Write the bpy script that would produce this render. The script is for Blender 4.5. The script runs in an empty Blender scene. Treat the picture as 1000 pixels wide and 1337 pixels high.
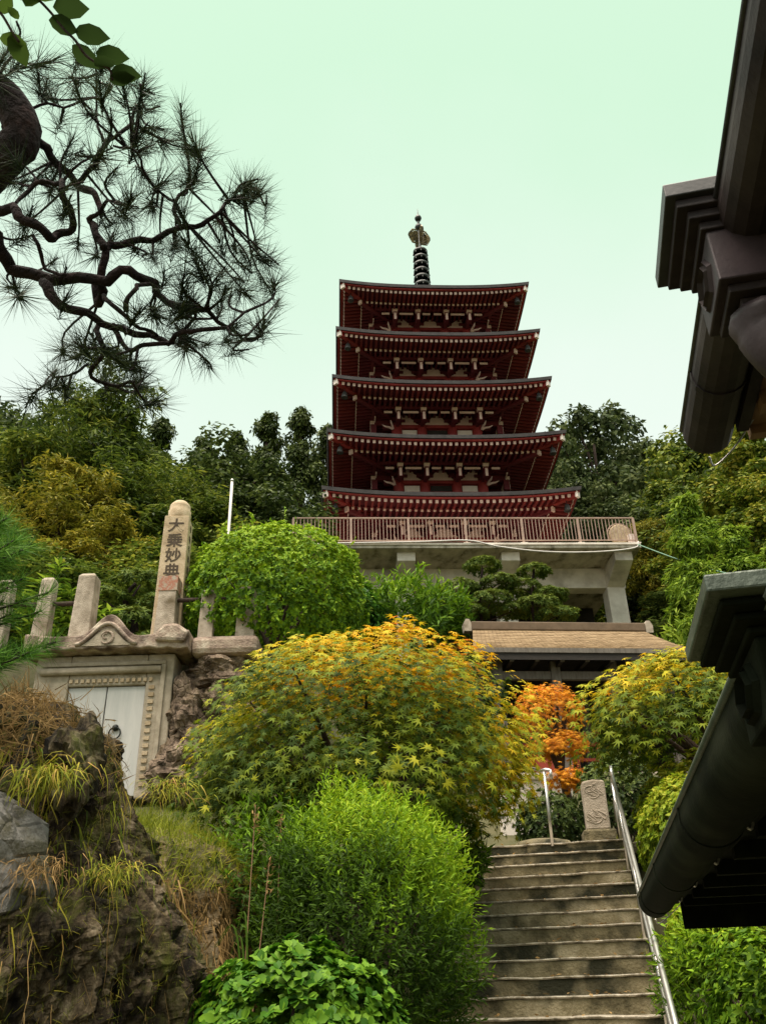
import bpy, math, random
import numpy as np
from mathutils import Vector, Matrix, noise as mnoise

# ------------------------------------------------------------------ camera, sky, sun, exposure
sc = bpy.context.scene
COL = sc.collection
R = math.radians
rng = np.random.default_rng(7)
random.seed(7)

PITCH, ROLL = R(29.0), R(1.7)
EYE = Vector((0, 0, 1.6))
cd = bpy.data.cameras.new('camera'); cam = bpy.data.objects.new('camera', cd); COL.objects.link(cam)
fw = Vector((0, math.cos(PITCH), math.sin(PITCH))); r0 = Vector((1, 0, 0)); u0 = Vector((0, -math.sin(PITCH), math.cos(PITCH)))
rr = r0 * math.cos(ROLL) - u0 * math.sin(ROLL); uu = u0 * math.cos(ROLL) + r0 * math.sin(ROLL)
cam.matrix_world = Matrix(((rr.x, uu.x, -fw.x, EYE.x), (rr.y, uu.y, -fw.y, EYE.y), (rr.z, uu.z, -fw.z, EYE.z), (0, 0, 0, 1)))
cd.sensor_fit = 'VERTICAL'; cd.sensor_height = 24.0; cd.lens = 24.0 * 1130 / 1337
cd.clip_start = 0.05; cd.clip_end = 3000
sc.camera = cam

world = bpy.data.worlds.new('World'); sc.world = world; world.use_nodes = True
nt = world.node_tree; bg = nt.nodes['Background']
SUN_EL, SUN_AZ = R(74), R(222)      # azimuth measured clockwise from +Y
sky = nt.nodes.new('ShaderNodeTexSky'); sky.sky_type = 'NISHITA'; sky.sun_disc = False
sky.sun_elevation = SUN_EL; sky.sun_rotation = SUN_AZ
sky.dust_density = 6.0; sky.air_density = 1.5
mx = nt.nodes.new('ShaderNodeMix'); mx.data_type = 'RGBA'; mx.inputs[0].default_value = 0.93
# even cloud layer, whiter towards the horizon, with faint large-scale mottling
wtc = nt.nodes.new('ShaderNodeTexCoord'); wsx = nt.nodes.new('ShaderNodeSeparateXYZ'); nt.links.new(wtc.outputs['Generated'], wsx.inputs[0])
wno = nt.nodes.new('ShaderNodeTexNoise'); wno.inputs['Scale'].default_value = 2.2; wno.inputs['Detail'].default_value = 5; nt.links.new(wtc.outputs['Generated'], wno.inputs['Vector'])
wma = nt.nodes.new('ShaderNodeMath'); wma.operation = 'MULTIPLY_ADD'; wma.inputs[1].default_value = 0.35; nt.links.new(wno.outputs[0], wma.inputs[0]); nt.links.new(wsx.outputs[2], wma.inputs[2])
wcr = nt.nodes.new('ShaderNodeValToRGB'); wcr.color_ramp.elements[0].position = 0.68; wcr.color_ramp.elements[0].color = (0.92, 1.0, 0.92, 1)
wcr.color_ramp.elements[1].position = 1.0; wcr.color_ramp.elements[1].color = (0.67, 0.94, 0.69, 1); nt.links.new(wma.outputs[0], wcr.inputs[0])
wsc = nt.nodes.new('ShaderNodeMix'); wsc.data_type = 'RGBA'; wsc.blend_type = 'MULTIPLY'; wsc.inputs[0].default_value = 1.0; wsc.inputs[7].default_value = (5.45, 5.45, 5.45, 1)
nt.links.new(wcr.outputs[0], wsc.inputs[6]); nt.links.new(wsc.outputs[2], mx.inputs[7])
nt.links.new(sky.outputs[0], mx.inputs[6]); nt.links.new(mx.outputs[2], bg.inputs['Color'])
bg.inputs['Strength'].default_value = 0.095

sl = bpy.data.lights.new('sun', 'SUN'); sun = bpy.data.objects.new('sun', sl); COL.objects.link(sun)
sl.energy = 4.4; sl.angle = R(55); sl.color = (1.0, 0.86, 0.76)
sd = Vector((math.sin(SUN_AZ) * math.cos(SUN_EL), math.cos(SUN_AZ) * math.cos(SUN_EL), math.sin(SUN_EL)))
sun.rotation_euler = sd.to_track_quat('Z', 'Y').to_euler()
sun.location = (0, 0, 60)

vs = sc.view_settings
vs.view_transform = 'Standard'; vs.look = 'None'; vs.gamma = 1.0; vs.use_curve_mapping = False; vs.exposure = 1.0
sc.cycles.max_bounces = 6; sc.cycles.diffuse_bounces = 3; sc.cycles.transmission_bounces = 4
sc.cycles.glossy_bounces = 3; sc.cycles.transparent_max_bounces = 4

# ------------------------------------------------------------------ materials
def nodes_of(name):
    m = bpy.data.materials.new(name); m.use_nodes = True
    t = m.node_tree
    return m, t, t.nodes['Principled BSDF']

def ramp(t, stops):
    r = t.nodes.new('ShaderNodeValToRGB'); e = r.color_ramp.elements
    while len(e) < len(stops): e.new(0.5)
    for q, (p, c) in zip(e, stops):
        q.position = p; q.color = (*c, 1)
    return r

def surf(name, stops, scale=3.0, rough=0.8, bump=0.3, bscale=None, metal=0.0, detail=8.0, stretch=(1, 1, 1), over=None, spec=0.4):
    """noise-coloured solid surface; over = (colour, scale, lo, hi) a second patchy layer (moss, stain)."""
    m, t, b = nodes_of(name)
    tc = t.nodes.new('ShaderNodeTexCoord'); mp = t.nodes.new('ShaderNodeMapping'); mp.inputs['Scale'].default_value = stretch
    t.links.new(tc.outputs['Object'], mp.inputs[0])
    n = t.nodes.new('ShaderNodeTexNoise'); n.inputs['Scale'].default_value = scale; n.inputs['Detail'].default_value = detail
    n.inputs['Roughness'].default_value = 0.65
    t.links.new(mp.outputs[0], n.inputs['Vector'])
    r = ramp(t, stops); t.links.new(n.outputs[0], r.inputs[0])
    col = r.outputs[0]
    if over:
        c, s2, lo, hi = over
        n2 = t.nodes.new('ShaderNodeTexNoise'); n2.inputs['Scale'].default_value = s2; n2.inputs['Detail'].default_value = 6
        t.links.new(mp.outputs[0], n2.inputs['Vector'])
        mr = t.nodes.new('ShaderNodeMapRange'); mr.inputs[1].default_value = lo; mr.inputs[2].default_value = hi
        t.links.new(n2.outputs[0], mr.inputs[0])
        mm = t.nodes.new('ShaderNodeMix'); mm.data_type = 'RGBA'; mm.inputs[7].default_value = (*c, 1)
        t.links.new(mr.outputs[0], mm.inputs[0]); t.links.new(col, mm.inputs[6]); col = mm.outputs[2]
    t.links.new(col, b.inputs['Base Color'])
    b.inputs['Roughness'].default_value = rough; b.inputs['Metallic'].default_value = metal
    b.inputs['Specular IOR Level'].default_value = spec
    if bump:
        n3 = t.nodes.new('ShaderNodeTexNoise'); n3.inputs['Scale'].default_value = bscale or scale * 4; n3.inputs['Detail'].default_value = 8
        t.links.new(mp.outputs[0], n3.inputs['Vector'])
        bp = t.nodes.new('ShaderNodeBump'); bp.inputs['Strength'].default_value = bump; bp.inputs['Distance'].default_value = 0.03
        t.links.new(n3.outputs[0], bp.inputs['Height']); t.links.new(bp.outputs[0], b.inputs['Normal'])
    return m

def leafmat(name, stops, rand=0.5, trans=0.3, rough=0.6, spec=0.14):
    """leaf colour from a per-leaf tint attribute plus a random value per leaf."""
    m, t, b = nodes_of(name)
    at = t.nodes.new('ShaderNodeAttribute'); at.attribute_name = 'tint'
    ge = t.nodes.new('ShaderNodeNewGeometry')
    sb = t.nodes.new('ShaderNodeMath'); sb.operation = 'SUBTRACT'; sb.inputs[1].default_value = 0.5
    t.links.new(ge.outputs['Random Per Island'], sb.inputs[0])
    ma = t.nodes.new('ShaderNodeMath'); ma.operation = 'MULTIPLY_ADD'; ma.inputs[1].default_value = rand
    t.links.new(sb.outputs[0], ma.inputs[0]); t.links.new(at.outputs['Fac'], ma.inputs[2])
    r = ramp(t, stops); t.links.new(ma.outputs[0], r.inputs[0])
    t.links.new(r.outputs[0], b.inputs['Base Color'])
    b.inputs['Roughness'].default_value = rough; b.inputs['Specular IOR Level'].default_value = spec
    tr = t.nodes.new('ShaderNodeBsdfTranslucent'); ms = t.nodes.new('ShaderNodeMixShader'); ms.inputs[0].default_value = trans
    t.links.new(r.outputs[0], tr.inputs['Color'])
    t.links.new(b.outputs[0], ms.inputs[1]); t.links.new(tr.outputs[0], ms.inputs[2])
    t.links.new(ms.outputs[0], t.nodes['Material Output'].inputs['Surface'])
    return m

M = {}
M['ground'] = surf('ground_soil', [(0.3, (0.035, 0.03, 0.015)), (0.5, (0.06, 0.06, 0.022)), (0.7, (0.09, 0.08, 0.035))], 1.2, 0.95, 0.6, 9)
M['granite'] = surf('granite', [(0.3, (0.24, 0.20, 0.15)), (0.5, (0.38, 0.32, 0.25)), (0.7, (0.48, 0.41, 0.33))], 9, 0.9, 0.5, 60, over=((0.12, 0.09, 0.05), 2.2, 0.5, 0.72))
M['pale_stone'] = surf('pale_stone', [(0.3, (0.30, 0.22, 0.13)), (0.5, (0.44, 0.34, 0.22)), (0.7, (0.54, 0.44, 0.31))], 7, 0.9, 0.4, 60, over=((0.24, 0.16, 0.08), 1.8, 0.54, 0.75))
M['cap_stone'] = surf('weathered_stone', [(0.3, (0.15, 0.10, 0.08)), (0.5, (0.34, 0.26, 0.20)), (0.68, (0.55, 0.48, 0.38))], 4, 0.92, 0.6, 40, over=((0.085, 0.055, 0.042), 2.6, 0.5, 0.66))
M['frame_stone'] = surf('frame_stone', [(0.3, (0.26, 0.22, 0.16)), (0.55, (0.38, 0.32, 0.24)), (0.75, (0.46, 0.40, 0.31))], 8, 0.9, 0.4, 70, over=((0.15, 0.12, 0.06), 1.5, 0.55, 0.75))
M['door_paint'] = surf('door_metal', [(0.3, (0.42, 0.42, 0.40)), (0.7, (0.55, 0.53, 0.50))], 2.0, 0.55, 0.08, 30, stretch=(4, 4, 0.6))
M['char_ink'] = surf('engraved_ink', [(0.3, (0.035, 0.024, 0.015)), (0.7, (0.09, 0.065, 0.042))], 10, 0.9, 0.2)
M['red_stain'] = surf('red_lead', [(0.40, (0.36, 0.30, 0.23)), (0.52, (0.34, 0.13, 0.08)), (0.60, (0.38, 0.32, 0.25))], 6, 0.9, 0.3, 60)
M['concrete'] = surf('concrete', [(0.3, (0.56, 0.49, 0.42)), (0.5, (0.70, 0.63, 0.55)), (0.7, (0.80, 0.73, 0.65))], 1.6, 0.85, 0.15, 25, over=((0.26, 0.22, 0.17), 0.9, 0.56, 0.8))
M['concrete_edge'] = surf('stained_concrete', [(0.35, (0.14, 0.12, 0.09)), (0.48, (0.44, 0.39, 0.32)), (0.62, (0.60, 0.54, 0.46))], 1.2, 0.9, 0.2, 20, stretch=(1.6, 1, 0.5))
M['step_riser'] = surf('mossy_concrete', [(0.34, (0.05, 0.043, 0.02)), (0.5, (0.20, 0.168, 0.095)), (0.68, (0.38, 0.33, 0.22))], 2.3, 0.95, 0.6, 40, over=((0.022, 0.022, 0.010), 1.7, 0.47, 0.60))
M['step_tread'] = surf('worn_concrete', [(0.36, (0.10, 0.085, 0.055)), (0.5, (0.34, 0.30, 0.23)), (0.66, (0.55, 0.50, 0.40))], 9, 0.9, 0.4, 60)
M['steel'] = surf('brushed_steel', [(0.3, (0.50, 0.48, 0.46)), (0.7, (0.66, 0.64, 0.61))], 5, 0.35, 0.05, 50, metal=0.85)
M['rail_paint'] = surf('beige_paint', [(0.3, (0.27, 0.18, 0.14)), (0.7, (0.40, 0.28, 0.22))], 4, 0.6, 0.05)
M['tip_paint'] = surf('rafter_tip_paint', [(0.3, (0.48, 0.32, 0.28)), (0.7, (0.70, 0.52, 0.45))], 2.5, 0.7, 0.05)
M['white_paint'] = surf('white_paint', [(0.3, (0.74, 0.63, 0.57)), (0.7, (0.86, 0.75, 0.69))], 5, 0.6, 0.05)
M['plaster'] = surf('pink_plaster', [(0.3, (0.78, 0.54, 0.48)), (0.7, (0.88, 0.66, 0.59))], 3, 0.8, 0.08)
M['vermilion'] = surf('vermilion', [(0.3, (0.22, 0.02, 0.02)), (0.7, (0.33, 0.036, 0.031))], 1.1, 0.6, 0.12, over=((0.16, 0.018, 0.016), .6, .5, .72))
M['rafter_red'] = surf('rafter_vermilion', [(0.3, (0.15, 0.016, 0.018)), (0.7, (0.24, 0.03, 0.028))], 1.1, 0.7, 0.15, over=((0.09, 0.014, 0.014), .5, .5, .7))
M['soffit_red'] = surf('deep_vermilion', [(0.3, (0.105, 0.013, 0.02)), (0.7, (0.175, 0.022, 0.03))], 1.2, 0.7, 0.15, 12)  # darker, more purplish red for soffits, brackets and body
M['roof_copper'] = surf('dark_roof_copper', [(0.3, (0.035, 0.03, 0.032)), (0.7, (0.075, 0.065, 0.065))], 3, 0.55, 0.2, 20, metal=0.2)
M['bronze'] = surf('black_bronze', [(0.3, (0.012, 0.013, 0.012)), (0.7, (0.035, 0.04, 0.036))], 4, 0.45, 0.1, metal=0.6)
M['gilt'] = surf('gilt_bronze', [(0.35, (0.02, 0.018, 0.010)), (0.65, (0.20, 0.155, 0.06))], 6, 0.4, 0.1, metal=0.7)
M['dark_wood'] = surf('dark_timber', [(0.3, (0.012, 0.009, 0.007)), (0.7, (0.035, 0.026, 0.02))], 3, 0.7, 0.3, 18, stretch=(1, 1, 6))
M['grey_wood'] = surf('weathered_timber', [(0.3, (0.10, 0.085, 0.07)), (0.7, (0.2, 0.175, 0.15))], 3, 0.85, 0.3, 18, stretch=(6, 6, 1))
M['shingle'] = surf('tan_shingle', [(0.3, (0.16, 0.105, 0.055)), (0.5, (0.27, 0.185, 0.10)), (0.7, (0.37, 0.27, 0.16))], 3.5, 0.9, 0.4, 25, stretch=(0.6, 3, 3))
M['ridge_board'] = surf('brown_ridge', [(0.3, (0.085, 0.055, 0.03)), (0.7, (0.15, 0.10, 0.06))], 3, 0.7, 0.2)
M['eave_brown'] = surf('brown_black_metal', [(0.3, (0.014, 0.009, 0.009)), (0.7, (0.042, 0.028, 0.027))], 7, 0.6, 0.08, 60, spec=.3, over=((0.075, 0.058, 0.05), 2.3, 0.54, 0.80))
M['eave_edge'] = surf('grey_black_metal', [(0.3, (0.035, 0.034, 0.034)), (0.7, (0.075, 0.072, 0.07))], 5, 0.45, 0.04, 70, metal=0.3)
M['eave_purple'] = surf('carved_dark_metal', [(0.3, (0.03, 0.02, 0.023)), (0.7, (0.065, 0.044, 0.048))], 6, 0.5, 0.05, 70, spec=.3)
M['eave_green'] = surf('green_black_copper', [(0.3, (0.005, 0.006, 0.0035)), (0.7, (0.012, 0.015, 0.008))], 8, 0.85, 0.08, 70, spec=0.08, over=((0.045, 0.05, 0.03), 2.2, 0.54, 0.82))
M['verdigris'] = surf('verdigris_copper', [(0.3, (0.05, 0.065, 0.05)), (0.7, (0.12, 0.145, 0.115))], 9, 0.5, 0.15, 90, metal=0.3)
M['tan_wood'] = surf('tan_boards', [(0.3, (0.24, 0.13, 0.07)), (0.7, (0.36, 0.21, 0.12))], 3, 0.7, 0.1, stretch=(8, 1, 1))
M['bark'] = surf('bark', [(0.3, (0.022, 0.014, 0.010)), (0.7, (0.075, 0.048, 0.036))], 6, 0.95, 0.9, 22, stretch=(1, 1, 0.5))
M['pine_bark'] = surf('pine_bark', [(0.3, (0.008, 0.005, 0.005)), (0.55, (0.026, 0.014, 0.013)), (0.75, (0.07, 0.036, 0.03))], 14, 0.95, 1.0, 45)
def rockmat(name, stops, moss, sz=(1, 1, .55)):
    m, t, b = nodes_of(name)
    tc = t.nodes.new('ShaderNodeTexCoord'); mp = t.nodes.new('ShaderNodeMapping'); mp.inputs['Scale'].default_value = sz
    t.links.new(tc.outputs['Object'], mp.inputs[0])
    def noi(s_, d=9, ro=.68):
        n = t.nodes.new('ShaderNodeTexNoise'); n.inputs['Scale'].default_value = s_; n.inputs['Detail'].default_value = d; n.inputs['Roughness'].default_value = ro
        t.links.new(mp.outputs[0], n.inputs['Vector']); return n.outputs[0]
    def mth(op, a, c=None, v=None):
        q = t.nodes.new('ShaderNodeMath'); q.operation = op; t.links.new(a, q.inputs[0])
        if c is not None: t.links.new(c, q.inputs[1])
        elif v is not None: q.inputs[1].default_value = v
        return q.outputs[0]
    big, fine = noi(2.6), noi(17)
    mixv = mth('ADD', mth('MULTIPLY', big, v=.62), mth('MULTIPLY', fine, v=.38))
    r = ramp(t, stops); t.links.new(mixv, r.inputs[0])
    mr = t.nodes.new('ShaderNodeMapRange'); mr.inputs[1].default_value = .5; mr.inputs[2].default_value = .62; t.links.new(noi(3.4, 10, .75), mr.inputs[0])
    mm = t.nodes.new('ShaderNodeMix'); mm.data_type = 'RGBA'; mm.inputs[7].default_value = (*moss, 1)
    t.links.new(mr.outputs[0], mm.inputs[0]); t.links.new(r.outputs[0], mm.inputs[6]); t.links.new(mm.outputs[2], b.inputs['Base Color'])
    b.inputs['Roughness'].default_value = .95; b.inputs['Specular IOR Level'].default_value = .25
    vo = t.nodes.new('ShaderNodeTexVoronoi'); vo.feature = 'DISTANCE_TO_EDGE'; vo.inputs['Scale'].default_value = 5.5; t.links.new(mp.outputs[0], vo.inputs['Vector'])
    ck = mth('MINIMUM', vo.outputs['Distance'], v=.09)
    hgt = mth('ADD', mth('MULTIPLY', ck, v=5.0), mth('ADD', noi(9), mth('MULTIPLY', noi(42), v=.45)))
    bp = t.nodes.new('ShaderNodeBump'); bp.inputs['Strength'].default_value = 1.0; bp.inputs['Distance'].default_value = .06
    t.links.new(hgt, bp.inputs['Height']); t.links.new(bp.outputs[0], b.inputs['Normal'])
    return m
M['rock'] = rockmat('cliff_rock', [(0.41, (0.008, 0.006, 0.004)), (0.48, (0.034, 0.024, 0.012)), (0.54, (0.11, 0.082, 0.045)), (0.61, (0.26, 0.21, 0.14)), (0.70, (0.42, 0.26, 0.10))], (0.07, 0.075, 0.011))
M['wall_rock'] = rockmat('wall_rock', [(0.36, (0.03, 0.02, 0.013)), (0.46, (0.14, 0.10, 0.07)), (0.54, (0.27, 0.20, 0.14)), (0.64, (0.42, 0.34, 0.26))], (0.12, 0.085, 0.045), (1, 1, 1))
M['grey_rock'] = rockmat('grey_slab_rock', [(0.38, (0.05, 0.045, 0.04)), (0.46, (0.16, 0.15, 0.135)), (0.54, (0.28, 0.265, 0.24)), (0.66, (0.40, 0.38, 0.35))], (0.13, 0.12, 0.08), (1, 1, .8))
M['bank'] = surf('root_bank', [(0.3, (0.018, 0.014, 0.007)), (0.5, (0.08, 0.058, 0.026)), (0.7, (0.17, 0.12, 0.06))], 5, 0.98, 1.0, 22, over=((0.06, 0.065, 0.014), 2.0, 0.5, 0.7))
M['red_box'] = surf('red_lacquer', [(0.3, (0.22, 0.025, 0.012)), (0.7, (0.34, 0.045, 0.02))], 3, 0.6, 0.1)
M['cable_white'] = surf('white_cable', [(0.3, (0.5, 0.47, 0.44)), (0.7, (0.6, 0.57, 0.53))], 5, 0.6, 0)
M['cable_green'] = surf('green_cable', [(0.3, (0.10, 0.2, 0.13)), (0.7, (0.14, 0.27, 0.18))], 5, 0.6, 0)

M['maple'] = leafmat('maple_leaf', [(0.0, (0.04, 0.075, 0.006)), (0.22, (0.14, 0.19, 0.010)), (0.45, (0.36, 0.35, 0.016)), (0.68, (0.62, 0.42, 0.014)), (0.88, (0.66, 0.29, 0.014)), (1.0, (0.6, 0.18, 0.014))], 0.34, 0.32)
M['maple_orange'] = leafmat('orange_maple_leaf', [(0.0, (0.40, 0.14, 0.012)), (0.4, (0.62, 0.26, 0.016)), (0.75, (0.75, 0.36, 0.025)), (1.0, (0.62, 0.17, 0.02))], 0.7, 0.38)
M['azalea'] = leafmat('azalea_leaf', [(0.0, (0.03, 0.075, 0.006)), (0.35, (0.09, 0.19, 0.010)), (0.65, (0.20, 0.34, 0.014)), (1.0, (0.34, 0.46, 0.03))], 0.6, 0.3)
M['bright'] = leafmat('narrow_bright_leaf', [(0.0, (0.028, 0.06, 0.006)), (0.3, (0.085, 0.17, 0.010)), (0.6, (0.21, 0.36, 0.012)), (1.0, (0.38, 0.48, 0.025))], 0.5, 0.35)
M['glossy'] = leafmat('glossy_leaf', [(0.0, (0.012, 0.042, 0.004)), (0.5, (0.045, 0.135, 0.008)), (1.0, (0.14, 0.27, 0.018))], 0.9, 0.28, 0.5, 0.12)
M['yellowgreen'] = leafmat('yellow_green_leaf', [(0.0, (0.075, 0.125, 0.008)), (0.5, (0.20, 0.29, 0.014)), (1.0, (0.38, 0.38, 0.03))], 0.9, 0.35)
M['hillyellow'] = leafmat('hill_tree_leaf', [(0.0, (0.04, 0.075, 0.008)), (0.5, (0.12, 0.17, 0.014)), (1.0, (0.29, 0.27, 0.03))], 0.9, 0.3)
M['dark'] = leafmat('dark_evergreen_leaf', [(0.0, (0.016, 0.032, 0.007)), (0.5, (0.05, 0.078, 0.017)), (1.0, (0.125, 0.165, 0.036))], 0.9, 0.25)
M['bluegreen'] = leafmat('blue_green_leaf', [(0.0, (0.020, 0.036, 0.010)), (0.5, (0.058, 0.085, 0.024)), (1.0, (0.14, 0.17, 0.055))], 0.9, 0.22, .7, .15)
M['olive'] = leafmat('olive_leaf', [(0.0, (0.022, 0.042, 0.006)), (0.45, (0.075, 0.118, 0.015)), (0.8, (0.155, 0.20, 0.026)), (1.0, (0.27, 0.29, 0.035))], 0.9, 0.3)
M['amber'] = leafmat('amber_leaf', [(0.0, (0.06, 0.072, 0.008)), (0.5, (0.20, 0.20, 0.018)), (1.0, (0.38, 0.31, 0.035))], 0.9, 0.3)
M['bamboo'] = leafmat('bamboo_leaf', [(0.0, (0.055, 0.11, 0.010)), (0.5, (0.15, 0.25, 0.018)), (1.0, (0.30, 0.40, 0.04))], 0.9, 0.35)
M['needle'] = leafmat('pine_needle', [(0.0, (0.012, 0.02, 0.010)), (0.5, (0.028, 0.046, 0.018)), (1.0, (0.075, 0.095, 0.035))], 0.9, 0.12)
M['pad'] = leafmat('trimmed_pine_needle', [(0.0, (0.03, 0.06, 0.012)), (0.5, (0.09, 0.145, 0.022)), (1.0, (0.20, 0.25, 0.04))], 0.8, 0.25)
M['needle_green'] = leafmat('green_pine_needle', [(0.0, (0.03, 0.085, 0.012)), (0.5, (0.08, 0.21, 0.022)), (1.0, (0.18, 0.34, 0.04))], 0.9, 0.2)
M['grass'] = leafmat('bank_grass', [(0.0, (0.08, 0.12, 0.010)), (0.5, (0.26, 0.28, 0.02)), (0.8, (0.42, 0.36, 0.045)), (1.0, (0.40, 0.25, 0.07))], 0.6, 0.3, 0.7)
M['dry'] = leafmat('dry_grass', [(0.0, (0.10, 0.065, 0.02)), (0.5, (0.26, 0.16, 0.06)), (1.0, (0.42, 0.27, 0.11))], 0.9, 0.25, 0.8)
M['twig_leaf'] = leafmat('broad_leaf', [(0.0, (0.018, 0.035, 0.010)), (0.6, (0.05, 0.09, 0.015)), (1.0, (0.22, 0.28, 0.02))], 0.15, 0.4, 0.4)
M['weed'] = leafmat('weed_leaf', [(0.0, (0.04, 0.09, 0.015)), (0.5, (0.12, 0.2, 0.05)), (1.0, (0.24, 0.33, 0.10))], 0.9, 0.35)

# ------------------------------------------------------------------ mesh helpers
class MB:
    def __init__(s): s.v = []; s.f = []
    def add(s, vs, fs):
        o = len(s.v); s.v += [tuple(q) for q in vs]; s.f += [tuple(i + o for i in q) for q in fs]; return s
    def box(s, a, b):
        (x0, y0, z0), (x1, y1, z1) = a, b
        return s.add([(x0, y0, z0), (x1, y0, z0), (x1, y1, z0), (x0, y1, z0), (x0, y0, z1), (x1, y0, z1), (x1, y1, z1), (x0, y1, z1)],
                     [(0, 3, 2, 1), (4, 5, 6, 7), (0, 1, 5, 4), (1, 2, 6, 5), (2, 3, 7, 6), (3, 0, 4, 7)])
    def bar(s, a, b, w, h, up=(0, 0, 1)):
        """box beam from a to b, width w, height h (h along up)"""
        a, b = Vector(a), Vector(b); d = (b - a).normalized(); x = d.cross(Vector(up)).normalized(); z = x.cross(d)
        q = [p + x * (i * w / 2) + z * (j * h / 2) for p in (a, b) for i, j in ((-1, -1), (1, -1), (1, 1), (-1, 1))]
        return s.add(q, [(0, 1, 2, 3), (7, 6, 5, 4), (0, 4, 5, 1), (1, 5, 6, 2), (2, 6, 7, 3), (3, 7, 4, 0)])
    def tube(s, pts, rad, n=8, caps=True):
        pts = [Vector(p) for p in pts]; k = len(pts)
        if not hasattr(rad, '__len__'): rad = [rad] * k
        o = len(s.v); pn = None
        for i, p in enumerate(pts):
            d = (pts[min(i + 1, k - 1)] - pts[max(i - 1, 0)]); d = d.normalized() if d.length > 1e-9 else Vector((0, 0, 1))
            if pn is None:
                pn = d.orthogonal().normalized()
            else:
                pn = (pn - d * pn.dot(d)); pn = pn.normalized() if pn.length > 1e-6 else d.orthogonal().normalized()
            bn = d.cross(pn)
            for j in range(n):
                a = 2 * math.pi * j / n
                s.v.append(tuple(p + (pn * math.cos(a) + bn * math.sin(a)) * rad[i]))
        for i in range(k - 1):
            for j in range(n):
                a, b = o + i * n + j, o + i * n + (j + 1) % n
                s.f.append((a, b, b + n, a + n))
        if caps:
            s.f.append(tuple(o + j for j in reversed(range(n)))); s.f.append(tuple(o + (k - 1) * n + j for j in range(n)))
        return s
    def lathe(s, prof, c=(0, 0, 0), n=16):
        o = len(s.v); k = len(prof)
        for r_, z in prof:
            for j in range(n):
                a = 2 * math.pi * j / n
                s.v.append((c[0] + r_ * math.cos(a), c[1] + r_ * math.sin(a), c[2] + z))
        for i in range(k - 1):
            for j in range(n):
                a, b = o + i * n + j, o + i * n + (j + 1) % n
                s.f.append((a, b, b + n, a + n))
        s.f.append(tuple(o + j for j in reversed(range(n)))); s.f.append(tuple(o + (k - 1) * n + j for j in range(n)))
        return s
    def prism(s, poly, y0, y1):
        """polygon in local x-z (counter-clockwise seen from -y) extruded from y0 to y1"""
        n = len(poly); o = len(s.v)
        s.v += [(x, y0, z) for x, z in poly] + [(x, y1, z) for x, z in poly]
        s.f.append(tuple(o + i for i in range(n))); s.f.append(tuple(o + n + i for i in reversed(range(n))))
        for i in range(n):
            j = (i + 1) % n; s.f.append((o + i, o + n + i, o + n + j, o + j))
        return s
    def build(s, name, mat, parent=None, smooth=False, bevel=0.0, kind=None, xf=None):
        me = bpy.data.meshes.new(name); vv = s.v
        if xf is not None: vv = [tuple(xf @ Vector(q)) for q in vv]
        me.from_pydata(vv, [], s.f); me.validate(); me.update()
        me.materials.append(M[mat] if isinstance(mat, str) else mat)
        if smooth: me.polygons.foreach_set('use_smooth', [True] * len(me.polygons))
        o = bpy.data.objects.new(name, me); COL.objects.link(o)
        if parent: o.parent = parent
        if bevel:
            b = o.modifiers.new('bevel', 'BEVEL'); b.width = bevel; b.segments = 2; b.limit_method = 'ANGLE'
        if kind: o['kind'] = kind
        return o

def tag(o, label=None, cat=None, group=None, kind=None):
    if label: o['label'] = label
    if cat: o['category'] = cat
    if group: o['group'] = group
    if kind: o['kind'] = kind
    return o

def thing(name, label, cat, loc=(0, 0, 0), rz=0.0, group=None):
    o = bpy.data.objects.new(name, None); COL.objects.link(o); o.location = loc; o.rotation_euler = (0, 0, rz)
    o.empty_display_size = 0.2
    return tag(o, label, cat, group)

def copy_tree(o, parent=None):
    c = o.copy(); COL.objects.link(c); c.parent = parent
    for ch in o.children: copy_tree(ch, c)
    return c

def share(name, me, parent, loc=(0, 0, 0), rot=(0, 0, 0), scale=(1, 1, 1)):
    o = bpy.data.objects.new(name, me); COL.objects.link(o); o.parent = parent
    o.location = loc; o.rotation_euler = rot; o.scale = scale
    return o

# ---- leaf clouds
def unit(a): return a / np.maximum(np.linalg.norm(a, axis=-1, keepdims=True), 1e-9)
def rdir(n): return unit(rng.normal(size=(n, 3)))

SH = {}
SH['oval'] = (np.array([(0, 0, 0), (.27, .42, .06), (0, 1, -.08), (-.27, .42, .06)]), [(0, 1, 2), (0, 2, 3)])
SH['wide'] = (np.array([(0, 0, 0), (.30, .28, .07), (.33, .62, .05), (0, 1, -.06), (-.33, .62, .05), (-.30, .28, .07), (0, .5, 0)]), [(0, 1, 6), (1, 2, 6), (2, 3, 6), (3, 4, 6), (4, 5, 6), (5, 0, 6)])
SH['narrow'] = (np.array([(0, 0, 0), (.13, .42, .04), (0, 1, -.12), (-.13, .42, .04)]), [(0, 1, 2), (0, 2, 3)])
SH['needle'] = (np.array([(-.012, 0, 0), (.012, 0, 0), (0.0, 1, 0)]), [(0, 1, 2)])
SH['droop'] = (np.array([(-.02, 0, 0), (.02, 0, 0), (-.019, .4, .16), (.019, .4, .16), (-.013, .75, .06), (.013, .75, .06), (0, .98, -.30)]), [(0, 1, 3), (0, 3, 2), (2, 3, 5), (2, 5, 4), (4, 5, 6)])
SH['strand'] = (np.array([(-.006, 0, 0), (.006, 0, 0), (.02, .3, .03), (.03, .3, .03), (-.02, .65, .0), (-.012, .65, .0), (.03, 1, .04)]), [(0, 1, 3), (0, 3, 2), (2, 3, 5), (2, 5, 4), (4, 5, 6)])
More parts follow.
